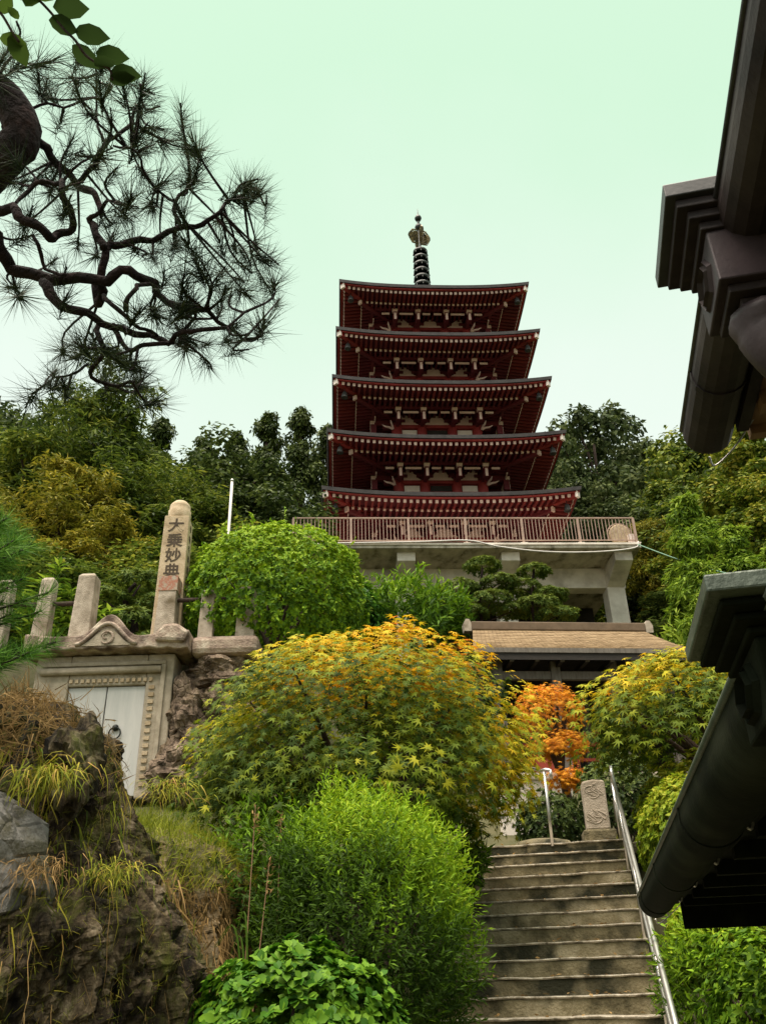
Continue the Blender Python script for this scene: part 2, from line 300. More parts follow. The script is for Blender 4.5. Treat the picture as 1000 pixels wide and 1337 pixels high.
SH['blade'] = (np.array([(-.018, 0, 0), (.018, 0, 0), (-.014, .5, .03), (.014, .5, .03), (0, 1, -.14)]), [(0, 1, 3), (0, 3, 2), (2, 3, 4)])
def maple_shape():
    tips = [(-128, .45), (-84, .72), (-42, .95), (0, 1.0), (42, .95), (84, .72), (128, .45)]
    vs = [(0, 0, 0)]
    for i, (a, l) in enumerate(tips):
        vs.append((math.sin(R(a)) * l, math.cos(R(a)) * l, -.16 * l))
        if i < 6:
            a2 = (a + tips[i + 1][0]) / 2; vs.append((math.sin(R(a2)) * .3, math.cos(R(a2)) * .3, .02))
    n = len(vs)
    fs = []
    # each lobe is a slim kite between its valleys
    fs.append((0, 1, 2)); fs.append((0, n - 2, n - 1))
    for k in range(2, n - 2, 2): fs.append((k, k + 1, k + 2)); fs.append((0, k, k + 2))
    return np.array(vs) * .62, fs
SH['maple'] = maple_shape()

def leaf_mesh(name, shape, Pn, N, D, size, mat, tint=None):
    """n leaves at Pn, facing N, tips towards D."""
    tv, tf = SH[shape]; n = len(Pn); k = len(tv); tf = np.array(tf)
    size = np.broadcast_to(np.asarray(size, float), (n,))
    Z = unit(N); Y = D - (D * Z).sum(1, keepdims=True) * Z
    bad = np.linalg.norm(Y, axis=1) < 1e-4
    Y[bad] = rdir(int(bad.sum())) if bad.any() else Y[bad]
    Y = unit(Y); X = np.cross(Y, Z)
    V = Pn[:, None, :] + size[:, None, None] * (tv[None, :, 0:1] * X[:, None, :] + tv[None, :, 1:2] * Y[:, None, :] + tv[None, :, 2:3] * Z[:, None, :])
    F = (tf[None] + (np.arange(n) * k)[:, None, None]).reshape(-1, 3)
    me = bpy.data.meshes.new(name)
    me.vertices.add(n * k); me.vertices.foreach_set('co', V.reshape(-1).astype(np.float32))
    me.loops.add(F.size); me.loops.foreach_set('vertex_index', F.reshape(-1).astype(np.int32))
    me.polygons.add(len(F)); me.polygons.foreach_set('loop_start', np.arange(0, F.size, 3, dtype=np.int32))
    me.update(calc_edges=True)
    a = me.attributes.new('tint', 'FLOAT', 'POINT')
    tt = np.full(n, .5) if tint is None else np.broadcast_to(np.asarray(tint, float), (n,))
    a.data.foreach_set('value', np.repeat(tt, k).astype(np.float32))
    me.materials.append(M[mat])
    return me

def leaf_obj(name, me, parent=None, kind='stuff'):
    o = bpy.data.objects.new(name, me); COL.objects.link(o)
    if parent: o.parent = parent
    if kind: o['kind'] = kind
    return o

def nz(p, s, seed=0.0):
    return mnoise.noise(Vector((p[0] * s + seed, p[1] * s - seed, p[2] * s + seed * .7)))

def shell(n, c, rad, zlo=-1.0, bump=.12, bs=1.3, seed=0.0, depth=.25, front=None, sq=2.0):
    """points and normals on a bumpy ellipsoid; zlo cuts it below; front=(dir, share) thins the far side"""
    d = rdir(int(n * 3)); d = d[d[:, 2] > zlo]
    if front is not None:
        f = np.array(front[0]); keep = ((d @ f) > -.25) | (rng.random(len(d)) < front[1]); d = d[keep]
    d = d[:n]; rad = np.array(rad)
    m = np.array([1 + bump * nz(q, bs, seed) + bump * .5 * nz(q, bs * 2.7, seed + 5) for q in d])
    m = m * (1 - depth * rng.random(len(d)) ** 2.2) * (np.abs(d) ** sq).sum(1) ** (-1 / sq)
    return np.array(c) + d * rad * m[:, None], unit(d / rad), d

def sprigs(T, A, k, spread, back=.3):
    """k leaves radiating at each tip T round axis A -> points, normals, directions"""
    n = len(T); T = np.repeat(T, k, 0); A = np.repeat(A, k, 0)
    q = rdir(n * k); q = unit(q - (q * A).sum(1, keepdims=True) * A)
    D = unit(A * back + q * spread * (.6 + .8 * rng.random((n * k, 1))) + A * .3 * rng.random((n * k, 1)))
    N = unit(A + .45 * rdir(n * k) - .2 * D)
    return T, N, D

def shoots(T, A, L, k, spread=.9):
    """leaves set along a shoot of length L"""
    n = len(T); t = np.tile(np.linspace(0.05, 1, k), n)[:, None]
    LL = np.repeat(np.broadcast_to(np.asarray(L, float), (n,)), k)[:, None]
    T2 = np.repeat(T, k, 0); A2 = np.repeat(A, k, 0)
    q = rdir(n * k); q = unit(q - (q * A2).sum(1, keepdims=True) * A2)
    D = unit(A2 * (.35 + .7 * t) + q * spread)
    N = unit(np.cross(np.cross(D, A2), D) + .35 * rdir(n * k))
    return T2 + A2 * LL * t, N, D

def split_leaves(name, shape, Pn, N, D, size, mat, tint, parent, count, min_dy):
    """the leaves nearest the path side become leaf objects of their own; the rest is one crown mesh"""
    dist = np.linalg.norm(Pn - np.array(EYE), axis=1) - 0.0
    order = np.argsort(dist); pool = order[:count * 6]
    pick = rng.permutation(pool)[:count]
    rest = np.setdiff1d(np.arange(len(Pn)), pick)
    size = np.broadcast_to(np.asarray(size, float), (len(Pn),)); tint = np.broadcast_to(np.asarray(tint, float), (len(Pn),))
    leaf_obj(name, leaf_mesh(name, shape, Pn[rest], N[rest], D[rest], size[rest], mat, tint[rest]), parent)
    # a few shared meshes, one for each tint step
    steps = 6; qs = np.quantile(tint[pick], np.linspace(0, 1, steps + 1)); ms = []
    for i in range(steps):
        z = np.zeros((1, 3))
        ms.append(leaf_mesh('leaf', shape, z, np.array([[0, 0, 1.]]), np.array([[0, 1., 0]]), 1.0, mat, (qs[i] + qs[i + 1]) / 2))
    for i in pick:
        Zv = unit(N[i]); Yv = D[i] - (D[i] @ Zv) * Zv; Yv = unit(Yv); Xv = np.cross(Yv, Zv); s = size[i]
        j = min(steps - 1, max(0, int(np.searchsorted(qs, tint[i]) - 1)))
        o = bpy.data.objects.new('leaf', ms[j]); COL.objects.link(o); o.parent = parent
        o.matrix_local = Matrix(((Xv[0] * s, Yv[0] * s, Zv[0] * s, Pn[i][0]), (Xv[1] * s, Yv[1] * s, Zv[1] * s, Pn[i][1]), (Xv[2] * s, Yv[2] * s, Zv[2] * s, Pn[i][2]), (0, 0, 0, 1)))

def curve_pts(a, b, bend, n=6):
    a, b, bend = Vector(a), Vector(b), Vector(bend)
    return [a.lerp(b, i / n) + bend * math.sin(math.pi * i / n) for i in range(n + 1)]

def spline(pts, per=5):
    """Catmull-Rom through points"""
    P_ = [Vector(p) for p in pts]; P_ = [P_[0] * 2 - P_[1]] + P_ + [P_[-1] * 2 - P_[-2]]; out = []
    for i in range(1, len(P_) - 2):
        for j in range(per):
            t = j / per; a, b, c, d = P_[i - 1:i + 3]
            out.append(.5 * ((2 * b) + (c - a) * t + (2 * a - 5 * b + 4 * c - d) * t * t + (3 * b - a - 3 * c + d) * t ** 3))
    out.append(P_[-2]); return out

# ------------------------------------------------------------------ terrain
def sst(a, b, x): t = np.clip((x - a) / (b - a), 0, 1); return t * t * (3 - 2 * t)
def height(x, y):
    x = np.asarray(x, float); y = np.asarray(y, float)
    ax = .2125 * (y - 6.5) + .9          # stair centre line
    zs = np.interp(y, [-1e4, 6.3, 12.6, 15.6, 20.5, 25, 31, 36, 44, 50, 56, 90, 160, 1e4], [-.02, -.02, 3.22, 3.3, 6.1, 6.3, 12.3, 13.8, 16.0, 16.4, 19, 30, 34, 34])
    zl = np.interp(y, [-1e4, 3.5, 5.6, 6.4, 8, 12.9, 13.15, 15, 25, 35, 60, 100, 160, 1e4], [-.02, -.02, .6, 2.3, 2.65, 4.05, 6.45, 6.9, 11.5, 16.0, 25, 33, 34, 34])
    xe = np.interp(y, [5, 8, 10, 12.6, 13.4, 20, 30, 40], [-2.4, -2.3, -2.5, -3.1, -1.9, -2.5, -4.2, -5])
    wd = np.interp(y, [5, 9, 13, 30, 50], [.55, 1.1, 2.4, 4, 6])
    m = 1 - sst(xe - .1, xe + wd, x)
    z = zs * (1 - m) + zl * m
    # planted strip beside the stairs: gently above them on both sides, a trough under the steps
    side = np.clip(np.abs(x - ax) - 1.15, 0, 1.2)
    inr = (y > 6) & (y < 13)
    z = z + np.where(inr, .14 * side * (1 - m) - .45 * (1 - np.clip(side * 2.5, 0, 1)), 0)
    rs = sst(6, 14, x) * sst(5, 16, y) * (1 - sst(60, 100, y))
    z = z + rs * 1.5
    return z

def zt(x, y): return float(height(x, y))

def axis_steps(spans):
    out = []
    for a, b, s in spans: out += list(np.arange(a, b, s))
    return np.array(out + [spans[-1][1]])
gx = axis_steps([(-900, -120, 130), (-120, -30, 10), (-30, -8, 1.2), (-8, 7, .16), (7, 30, 1.2), (30, 120, 10), (120, 900, 130)])
gy = axis_steps([(-400, -40, 60), (-40, 2, 3), (2, 16, .16), (16, 60, 1.2), (60, 160, 10), (160, 1500, 150)])
GX, GY = np.meshgrid(gx, gy)
GZ = height(GX, GY)
for j in range(len(gy)):
    for i in range(len(gx)):
        x, y = gx[i], gy[j]
        if -8 < x < 7 and 4.5 < y < 16: GZ[j, i] += .05 * mnoise.noise(Vector((x * 2.3, y * 2.3, 3))) + .03 * mnoise.noise(Vector((x * 6, y * 6, 1)))
        elif y > 16: GZ[j, i] += .35 * mnoise.noise(Vector((x * .3, y * .3, 3))) - .3
nx, ny = len(gx), len(gy)
g = MB(); g.v = [(float(a), float(b), float(c)) for a, b, c in zip(GX.ravel(), GY.ravel(), GZ.ravel())]
g.f = [(j * nx + i, j * nx + i + 1, (j + 1) * nx + i + 1, (j + 1) * nx + i) for j in range(ny - 1) for i in range(nx - 1)]
tag(g.build('ground', 'ground', smooth=True), kind='structure')

# ------------------------------------------------------------------ staircase
STAIR_YAW = -R(12.0)
SW, RISE, RUN = 2.1, .165, .307
st = thing('staircase', 'mossy concrete staircase climbing between clipped bushes', 'stairs', (1.86, 6.5, .04), STAIR_YAW)
for i in range(21):
    b = MB(); k = 3; x0, x1 = -SW, 0.0
    y0 = RUN * i + .02; zz = RISE * i
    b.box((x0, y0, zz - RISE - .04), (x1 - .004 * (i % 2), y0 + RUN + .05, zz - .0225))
    stp = b.build('step', 'step_riser', st, bevel=.008)
    t_ = MB(); jx = .012 * math.sin(i * 2.7)
    n = 24                                               # worn, slightly wavy nosing
    top = []
    for q in range(n + 1):
        xx = x0 + (x1 - x0) * q / n; e = .016 * mnoise.noise(Vector((xx * 3.3, i * 3.1, 0))); h = .010 * mnoise.noise(Vector((xx * 3.1, i * 5.3, 7)))
        top.append((xx, y0 - .022 + e, zz + h))
    vs_, fs_ = [], []
    for xx, yy, z_ in top:
        vs_ += [(xx, yy + .012, z_ - .022), (xx, yy, z_ - .009), (xx, yy + .005, z_), (xx, y0 + RUN + .03, z_), (xx, y0 + RUN + .03, z_ - .022)]
    for q in range(n):
        for e in range(5):
            a = q * 5 + e; b2 = q * 5 + (e + 1) % 5
            fs_.append((a, a + 5, b2 + 5, b2))
    fs_ += [(0, 1, 2, 3, 4), tuple(n * 5 + q for q in (4, 3, 2, 1, 0))]
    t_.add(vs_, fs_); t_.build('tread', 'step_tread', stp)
# litter caught on the steps
n_l = 330; ii = rng.integers(2, 21, n_l); lx = -SW + SW * rng.random(n_l) ** .8; ly = ii * RUN + .03 + rng.random(n_l) * .24
leaf_obj('fallen_leaves', leaf_mesh('fallen_leaves', 'oval', np.stack([lx, ly, ii * RISE + .012], 1), unit(np.stack([rng.normal(0, .3, n_l), rng.normal(0, .3, n_l), np.ones(n_l)], 1)), rdir(n_l), rng.uniform(.035, .08, n_l), 'dry', rng.random(n_l)), st)
n_m = 1500; ii = rng.integers(1, 21, n_m); sd_ = rng.random(n_m) < .6
lx = np.where(sd_, -SW + .32 * rng.random(n_m) ** 2, -.10 * rng.random(n_m)); ly = ii * RUN + .05 + rng.random(n_m) * .25
leaf_obj('step_weeds', leaf_mesh('step_weeds', 'blade', np.stack([lx, ly, ii * RISE - .01], 1), rdir(n_m), unit(np.stack([rng.normal(0, .6, n_m), rng.normal(-.5, .5, n_m), np.full(n_m, .8)], 1)), rng.uniform(.03, .13, n_m), 'grass', rng.random(n_m) * .5), st)
# landing above the steps
lb = MB(); lb.box((-SW - .1, RUN * 21 + .04, RISE * 20 - .16), (.5, RUN * 21 + 1.5, RISE * 20 - .004)); lb.build('landing', 'step_riser', st, bevel=.01)

# handrails
def pipe(name, pts, r, parent, per=4, mat='steel'):
    return MB().tube(spline(pts, per) if len(pts) > 2 else pts, r, 10).build(name, mat, parent, smooth=True)
hr = thing('handrail', 'long stainless steel handrail running down the edge of the stairs', 'handrail', (1.86, 6.5, .04), STAIR_YAW)
def nos(yl): return RISE * (yl / RUN)
hx = -.02
pipe('top_rail', [(hx, -.6, .8 - .32), (hx, RUN * 20 - .15, RISE * 20 + .76), (hx, RUN * 20 + .1, RISE * 20 + .85), (hx, RUN * 20 + 1.3, RISE * 20 + .85)], .024, hr)
pipe('lower_rail', [(hx + .0, -.6, .42 - .32), (hx, RUN * 20 - .1, RISE * 20 + .38), (hx, RUN * 20 + 1.3, RISE * 20 + .43)], .019, hr)
for yl in (.45, 2.1, 3.75, 5.3, 6.6):
    zb = RISE * min(20, int(yl / RUN))
    MB().tube([(hx, yl, zb - .02), (hx, yl, min(nos(yl) + .8, RISE * 20 + .84))], .02, 10).build('post', 'steel', hr, smooth=True)
hr2 = thing('handrail', 'short bent steel handrail on a single post at the head of the stairs', 'handrail', (2.2, 12.72, 3.34), STAIR_YAW)
MB().tube([(0, 0, -.04), (0, 0, .98)], .021, 10).build('post', 'steel', hr2, smooth=True)
pipe('top_rail', [(-.5, 1.6, 1.42), (-.16, .4, 1.1), (-.05, .08, 1.0), (.02, -.02, .99), (.09, -.03, .97)], .024, hr2, 5)
MB().tube([(.09, -.03, .985), (.09, -.03, .86)], .022, 10).build('rail_end', 'steel', hr2, smooth=True)

# ------------------------------------------------------------------ five storey pagoda
PY = R(3.5)
pg = thing('pagoda', 'five storey vermilion pagoda with dark curved roofs and bronze spire', 'pagoda', (2.8, 39.4, 17.0), PY)
TIERS = [(5.88, 4.1, 2.25, 0.0), (5.66, 7.34, 2.22, 5.0), (5.43, 10.7, 2.2, 8.3), (5.25, 13.9, 2.17, 11.6), (5.07, 17.3, 2.15, 14.9)]   # eave half width, eave z, body half width, floor z
LIFT = .34
def lift(u): return LIFT * abs(u) ** 2.6
def rot4(p, s):
    x, y, z = p
    for _ in range(s): x, y = -y, x
    return (x, y, z)
for k, (hw, E, bw, fz) in enumerate(TIERS):
    nu, nv = 24, 8
    rise = 1.75 if k < 4 else 3.0; inner = TIERS[k + 1][2] - .12 if k < 4 else .35
    rf = MB()
    for s in range(4):
        for layer in (0, 1):
            o = len(rf.v)
            for j in range(nv + 1):
                v = j / nv; w = hw * (1 - v) + inner * v
                for i in range(nu + 1):
                    u = -1 + 2 * i / nu
                    z = E + lift(u) * (1 - v) ** 2 + rise * (v ** 1.25) - (.17 if layer else 0)
                    if layer: w2 = w - .03; z -= .02 * v
                    else: w2 = w
                    rf.v.append(rot4((u * w2, -w2, z), s))
            for j in range(nv):
                for i in range(nu):
                    a = o + j * (nu + 1) + i; q = (a, a + 1, a + nu + 2, a + nu + 1)
                    rf.f.append(q if layer == 0 else q[::-1])
        n1 = (nu + 1) * (nv + 1); o = len(rf.v) - 2 * n1
        for i in range(nu): rf.f.append((o + i, o + n1 + i, o + n1 + i + 1, o + i + 1))
    roof = rf.build('roof', 'roof_copper', pg)
    # fascia under the roof edge, one per side
    for s in (0, 1, 3):
        fa = MB(); o = 0
        for i in range(nu + 1):
            u = -1 + 2 * i / nu; w = hw - .10
            for dy, dz in ((0, -.185), (0, -.235), (.12, -.235), (.12, -.185)):
                fa.v.append(rot4((u * (w - dy), -w + dy, E + lift(u) + dz), s))
        for i in range(nu):
            for e in range(4): a = i * 4 + e; b2 = i * 4 + (e + 1) % 4; fa.f.append((a, b2, b2 + 4, a + 4))
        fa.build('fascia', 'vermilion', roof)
    # soffit boards behind the rafters
    sf = MB()
    for s in range(4):
        o = len(sf.v); rows = [(.12, -.20), (1.15, -.06), (2.0, .06), (hw - bw + .1, .42)]
        for ins, dz in rows:
            for i in range(nu + 1):
                u = -1 + 2 * i / nu; w = hw - ins; sf.v.append(rot4((u * w, -w, E + lift(u) * (w / hw) ** 3 + dz), s))
        for j in range(len(rows) - 1):
            for i in range(nu): a = o + j * (nu + 1) + i; sf.f.append((a, a + nu + 1, a + nu + 2, a + 1))
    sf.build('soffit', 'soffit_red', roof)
    fly, base, t1, t2 = MB(), MB(), MB(), MB()
    nr = 38
    for s in (0, 1, 3):
        for i in range(nr):
            u = (-1 + 2 * (i + .5) / nr); x = u * (hw - .42)
            lf = lift(u)
            i0 = max(1.35, abs(x) * 0 + 1.35)
            ylim = hw - max(.34, 0)                                   # tip row
            far = min(1.45, hw - abs(x) - .02)
            if far > .45:
                a = Vector((x, -(hw - .28), E + lf - .34)); b_ = Vector((x, -(hw - far), E + lf * .7 - .14))
                fly.bar(rot4(a, s), rot4(b_, s), .105, .12)
                d = (a - b_).normalized(); t1.bar(rot4(a + d * .03, s), rot4(a - d * .005, s), .135, .15)
            far2 = min(hw - bw, hw - abs(x) - .02)
            if far2 > 1.35 and abs(x) < hw - 1.35:
                a = Vector((x, -(hw - 1.22), E + lf * .6 - .25)); b_ = Vector((x, -(hw - far2), E + .28 * (far2 - 1.2) / (hw - bw - 1.2) + lf * .2 - .2))
                base.bar(rot4(a, s), rot4(b_, s), .105, .13)
                d = (a - b_).normalized(); t2.bar(rot4(a + d * .03, s), rot4(a - d * .005, s), .12, .145)
    fly.build('flying_rafters', 'rafter_red', roof, kind='stuff'); base.build('base_rafters', 'soffit_red', roof, kind='stuff')
    t1.build('white_rafter_tips', 'tip_paint', roof, kind='stuff'); t2.build('inner_rafter_tips', 'plaster', roof, kind='stuff')
    # eave purlin between the two rafter rows
    for s in (0, 1, 3):
        pu = MB()
        for i in range(nu):
            u0_, u1_ = -1 + 2 * i / nu, -1 + 2 * (i + 1) / nu; w = hw - 1.42
            pu.bar(rot4((u0_ * w, -w, E + lift(u0_) * .6 - .12), s), rot4((u1_ * w, -w, E + lift(u1_) * .6 - .12), s), .12, .1)
        pu.build('eave_purlin', 'soffit_red', roof)
    # corner beams, their white ends and wind bells
    for s in range(4):
        c = hw - .2
        hb = MB(); hb.bar(rot4((-c, -c, E + LIFT - .34), s), rot4((-bw, -bw, E + .22), s), .2, .26); hbo = hb.build('hip_rafter', 'vermilion', pg)
        he = MB(); he.bar(rot4((-c - .05, -c - .05, E + LIFT - .345), s), rot4((-c + .03, -c + .03, E + LIFT - .34), s), .23, .29); he.build('beam_end', 'white_paint', hbo)
        c2 = hw - 1.15
        h2 = MB(); h2.bar(rot4((-c2, -c2, E + LIFT * .5 - .42), s), rot4((-bw, -bw, E - .02), s), .17, .2); h2o = h2.build('hip_rafter', 'soffit_red', pg)
        h3 = MB(); h3.bar(rot4((-c2 - .05, -c2 - .05, E + LIFT * .5 - .425), s), rot4((-c2 + .02, -c2 + .02, E + LIFT * .5 - .42), s), .2, .23); h3.build('beam_end', 'plaster', h2o)
        cb = hw - .62; x, y, _ = rot4((-cb, -cb, 0), s)
        bl = MB(); bl.lathe([(.02, .2), (.02, 0), (.08, -.02), (.12, -.1), (.14, -.26), (.17, -.34), (.16, -.35)], (x, y, E + LIFT * .7 - .52), 10); bl.build('wind_bell', 'eave_edge', pg, smooth=True)
    # body
    top = E + .36
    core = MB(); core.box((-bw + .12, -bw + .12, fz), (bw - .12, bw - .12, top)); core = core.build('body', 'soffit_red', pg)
    cx = [-bw + .12, -bw * .36, bw * .36, bw - .12]
    for s in (0, 1, 3):
        for x in cx:
            cm = MB(); cm.lathe([(.27, fz - .0), (.26, E - .55), (.22, E - .45)], rot4((x, -bw + .1, 0), s), 14); cm.build('column', 'vermilion', pg, smooth=True)
        for z0, z1, pj in ((E - .64, E - .46, .2), (E - 1.24, E - 1.10, .17), (E + .1, E + .24, .12)):
            nb = MB(); a = rot4((-bw - .05, -bw + .12 - pj, z0), s); b_ = rot4((bw + .05, -bw + .16, z1), s)
            nb.box((min(a[0], b_[0]), min(a[1], b_[1]), z0), (max(a[0], b_[0]), max(a[1], b_[1]), z1)); nb.build('tie_beam', 'vermilion' if z0 < E else 'soffit_red', pg)
        def flat(name, poly, yy, th, mat, par):
            q = MB(); q.prism(poly, yy, yy + th); q.v = [rot4(w, s) for w in q.v]; return q.build(name, mat, par)
        # white plaster panels beside a dark double door
        for a, b_ in ((cx[0] + .27, cx[1] - .27), (cx[2] + .27, cx[3] - .27)):
            flat('wall_panel', [(a, E - 1.08), (b_, E - 1.08), (b_, E - .70), (a, E - .70)], -bw + .06, .05, 'white_paint', core)
        flat('door', [(cx[1] + .27, fz), (cx[2] - .27, fz), (cx[2] - .27, E - .70), (cx[1] + .27, E - .70)], -bw + .07, .05, 'dark_wood', core)
        # stepped plaster panels above the tie beam
        def stepped(xc, w, half=0):
            pr = [(-1, 0), (1, 0), (1, .06), (.8, .14), (.72, .3), (.5, .36), (.44, .46), (.22, .5), (.2, .6), (-.2, .6), (-.22, .5), (-.44, .46), (-.5, .36), (-.72, .3), (-.8, .14), (-1, .06)]
            if half: pr = [(-1, 0), (1, 0), (1, .06), (.7, .12), (.6, .3), (.2, .38), (.1, .5), (-.4, .62), (-1, .62)]
            if half < 0: pr = [(-x, z) for x, z in reversed(pr)]
            return [(xc + x * w, E - .45 + z) for x, z in pr]
        flat('plaster_panel', stepped(0, .68), -bw - .03, .05, 'plaster', core)
        flat('plaster_panel', stepped((cx[0] + cx[1]) / 2 + .02, .43, 1), -bw - .03, .05, 'plaster', core)
        flat('plaster_panel', stepped((cx[2] + cx[3]) / 2 - .02, .43, -1), -bw - .03, .05, 'plaster', core)
        # bracket clusters over the columns
        for x in cx:
            br = MB()
            def bb(x0, x1, y0, y1, z0, z1):
                a = rot4((x0, y0, z0), s); b2 = rot4((x1, y1, z1), s)
                br.box((min(a[0], b2[0]), min(a[1], b2[1]), z0), (max(a[0], b2[0]), max(a[1], b2[1]), z1))
            bb(x - .17, x + .17, -bw - .12, -bw + .2, E - .46, E - .3)
            bb(x - .08, x + .08, -bw - .62, -bw + .1, E - .62, E - .40)
            bb(x - .08, x + .08, -bw - 1.12, -bw + .1, E - .38, E - .12)
            bb(x - .42, x + .42, -bw - .14, -bw + .02, E - .28, E - .16)
            bb(x - .10, x + .10, -bw - 1.24, -bw - .95, E - .92, E - .38)
            bro = br.build('bracket', 'soffit_red', pg)
            flat('bracket_nose', [(x - .065, E - .90), (x + .065, E - .90), (x + .065, E - .46), (x - .065, E - .46)], -bw - 1.265, .02, 'plaster', bro)
            flat('bearing_block', [(x - .13, E - .36), (x + .13, E - .36), (x + .15, E - .18), (x - .15, E - .18)], -bw - 1.27, .22, 'plaster', bro)
        # purlin carried by the brackets, with its pale frieze panels
        pr_ = MB(); a = rot4((-bw - 1.0, -bw - 1.2, E - .16), s); b_ = rot4((bw + 1.0, -bw - 1.04, E - .02), s)
        pr_.box((min(a[0], b_[0]), min(a[1], b_[1]), E - .16), (max(a[0], b_[0]), max(a[1], b_[1]), E - .02)); pro = pr_.build('bracket_purlin', 'soffit_red', pg)
        gaps = [(-bw - .6, cx[0] - .3), (cx[0] + .25, cx[1] - .25), (cx[1] + .25, -.1), (.1, cx[2] - .25), (cx[2] + .25, cx[3] - .25), (cx[3] + .3, bw + .6)]
        for a, b_ in gaps:
            flat('frieze_panel', [(a, E - .40), (b_, E - .40), (b_, E - .29), (a, E - .29)], -bw - 1.06, .05, 'plaster', pro)
        # curled nose beams at the ends
        for sg in (-1, 1):
            cn = MB(); q = [Vector((sg * (bw + .12), -bw - .1, E - .74)), Vector((sg * (bw + .3), -bw - .15, E - .66)), Vector((sg * (bw + .48), -bw - .2, E - .66)), Vector((sg * (bw + .66), -bw - .25, E - .58))]
            cn.tube([rot4(w, s) for w in q], [.06, .06, .05, .02], 6); cn.build('curled_nose', 'plaster', core)
# spire
ax_ = 17.3 + 2.9
spz = MB(); spz.box((-.55, -.55, ax_ - .1), (.55, .55, ax_ + .35)); sp = spz.build('spire_base', 'bronze', pg, bevel=.04)
MB().lathe([(.5, ax_ + .34), (.42, ax_ + .6), (.2, ax_ + .78), (.09, ax_ + .8), (.09, 27.3), (.05, 28.0), (.008, 28.75)], (0, 0, 0), 14).build('spire_mast', 'bronze', sp, smooth=True)
for i in range(7):
    z = ax_ + 1.15 + i * .56; rad = .52 - .012 * i
    rg = MB(); o = 0; n = 26
    rg.lathe([(rad - .06, z), (rad, z + .03), (rad + .0, z + .2), (rad - .06, z + .23), (rad - .09, z + .12), (rad - .06, z)], (0, 0, 0), n)
    for q in range(4):
        a = q * math.pi / 2 + .4; rg.bar((0, 0, z + .1), (math.cos(a) * (rad - .05), math.sin(a) * (rad - .05), z + .1), .05, .07)
    for q in range(8):
        a = q * math.pi / 4; rg.lathe([(.03, -.14), (.035, -.1), (.015, 0.02)], (math.cos(a) * rad, math.sin(a) * rad, z), 6)
    rg.build('spire_ring', 'bronze', sp, smooth=True)
wf = []
zf = ax_ + 1.15 + 7 * .56 + .25
for q in range(4):
    a = q * math.pi / 2 + .25; fl = MB(); ca, sa = math.cos(a), math.sin(a)
    for i in range(9):                                        # pierced flame: curling ribs
        t0 = i / 8; z0 = zf + .1 + .95 * t0; wdt = .62 * math.sin(math.pi * (.2 + .62 * t0)) + .1
        p = [(.06, z0), (.2 + .2 * wdt, z0 + .10), (wdt * .75, z0 + .02), (wdt, z0 + .14), (wdt * .8, z0 + .24), (wdt * .55, z0 + .18)]
        fl.tube([(r_ * ca, r_ * sa, z) for r_, z in p], [.045, .05, .05, .045, .045, .02], 5)
    fl.tube([(r_ * ca, r_ * sa, z) for r_, z in ((.1, zf + .05), (.48, zf + .10), (.62, zf + .4), (.62, zf + .95), (.45, zf + 1.25), (.1, zf + 1.3))], .04, 5)
    fl.build('water_flame', 'gilt', sp)
for z, r_ in ((27.05, .25), (27.85, .23)):
    MB().lathe([(.04, -r_ * 1.1), (r_ * .75, -r_ * .7), (r_, 0), (r_ * .75, r_ * .7), (.03, r_ * 1.2)], (0, 0, z), 12).build('spire_jewel', 'bronze', sp, smooth=True)

# ------------------------------------------------------------------ concrete platform with railing
pf = thing('viewing_platform', 'stained concrete platform on thick columns carrying the pagoda', 'platform', (3.28, 30.5, 17.0), PY)
MB().box((-6.95, 0, -.22), (6.95, 22, 0)).build('slab', 'concrete_edge', pf, bevel=.02)
MB().box((-6.9, -.06, -.10), (6.9, -.004, -.02)).build('edge_strip', 'concrete', pf)
MB().box((-6.9, 1.9, -1.12), (6.75, 2.5, -.224)).build('beam', 'concrete', pf, bevel=.02)
MB().box((-6.9, 8.5, -1.1), (6.75, 9.0, -.224)).build('beam', 'concrete', pf, bevel=.02)
for x in (-6.2, -2.4, 1.75, 6.3):
    cb = MB(); cb.prism([(0, 0), (1, 0), (1, 1), (0, 1)], 0, 1)
    w = .36; cb.v = [(x - w, .35, -.60), (x + w, .35, -.60), (x + w, .35, -.226), (x - w, .35, -.226), (x - w, 1.95, -1.16), (x + w, 1.95, -1.16), (x + w, 1.95, -.226), (x - w, 1.95, -.226)]
    cb.build('cantilever', 'concrete', pf, bevel=.015)
    MB().box((x - .37, 1.84, -6.5), (x + .37, 2.55, -1.0)).build('column', 'concrete', pf, bevel=.02)
    MB().box((x - .37, 8.4, -6.0), (x + .37, 9.1, -1.0)).build('column', 'concrete', pf, bevel=.02)
MB().box((-6.8, 6.2, -5.5), (6.6, 6.5, -.23)).build('dark_backing', 'dark_wood', pf)  # dark sheet put in for the shade of the void under the slab
for i in range(9):
    MB().box((2.2 + i * .48, 6.05, -4.6), (2.28 + i * .48, 6.19, -1.0)).build('lattice_bar', 'dark_wood', pf)
MB().box((1.9, 5.98, -2.6), (6.5, 6.04, -2.45)).build('lattice_rail', 'dark_wood', pf)

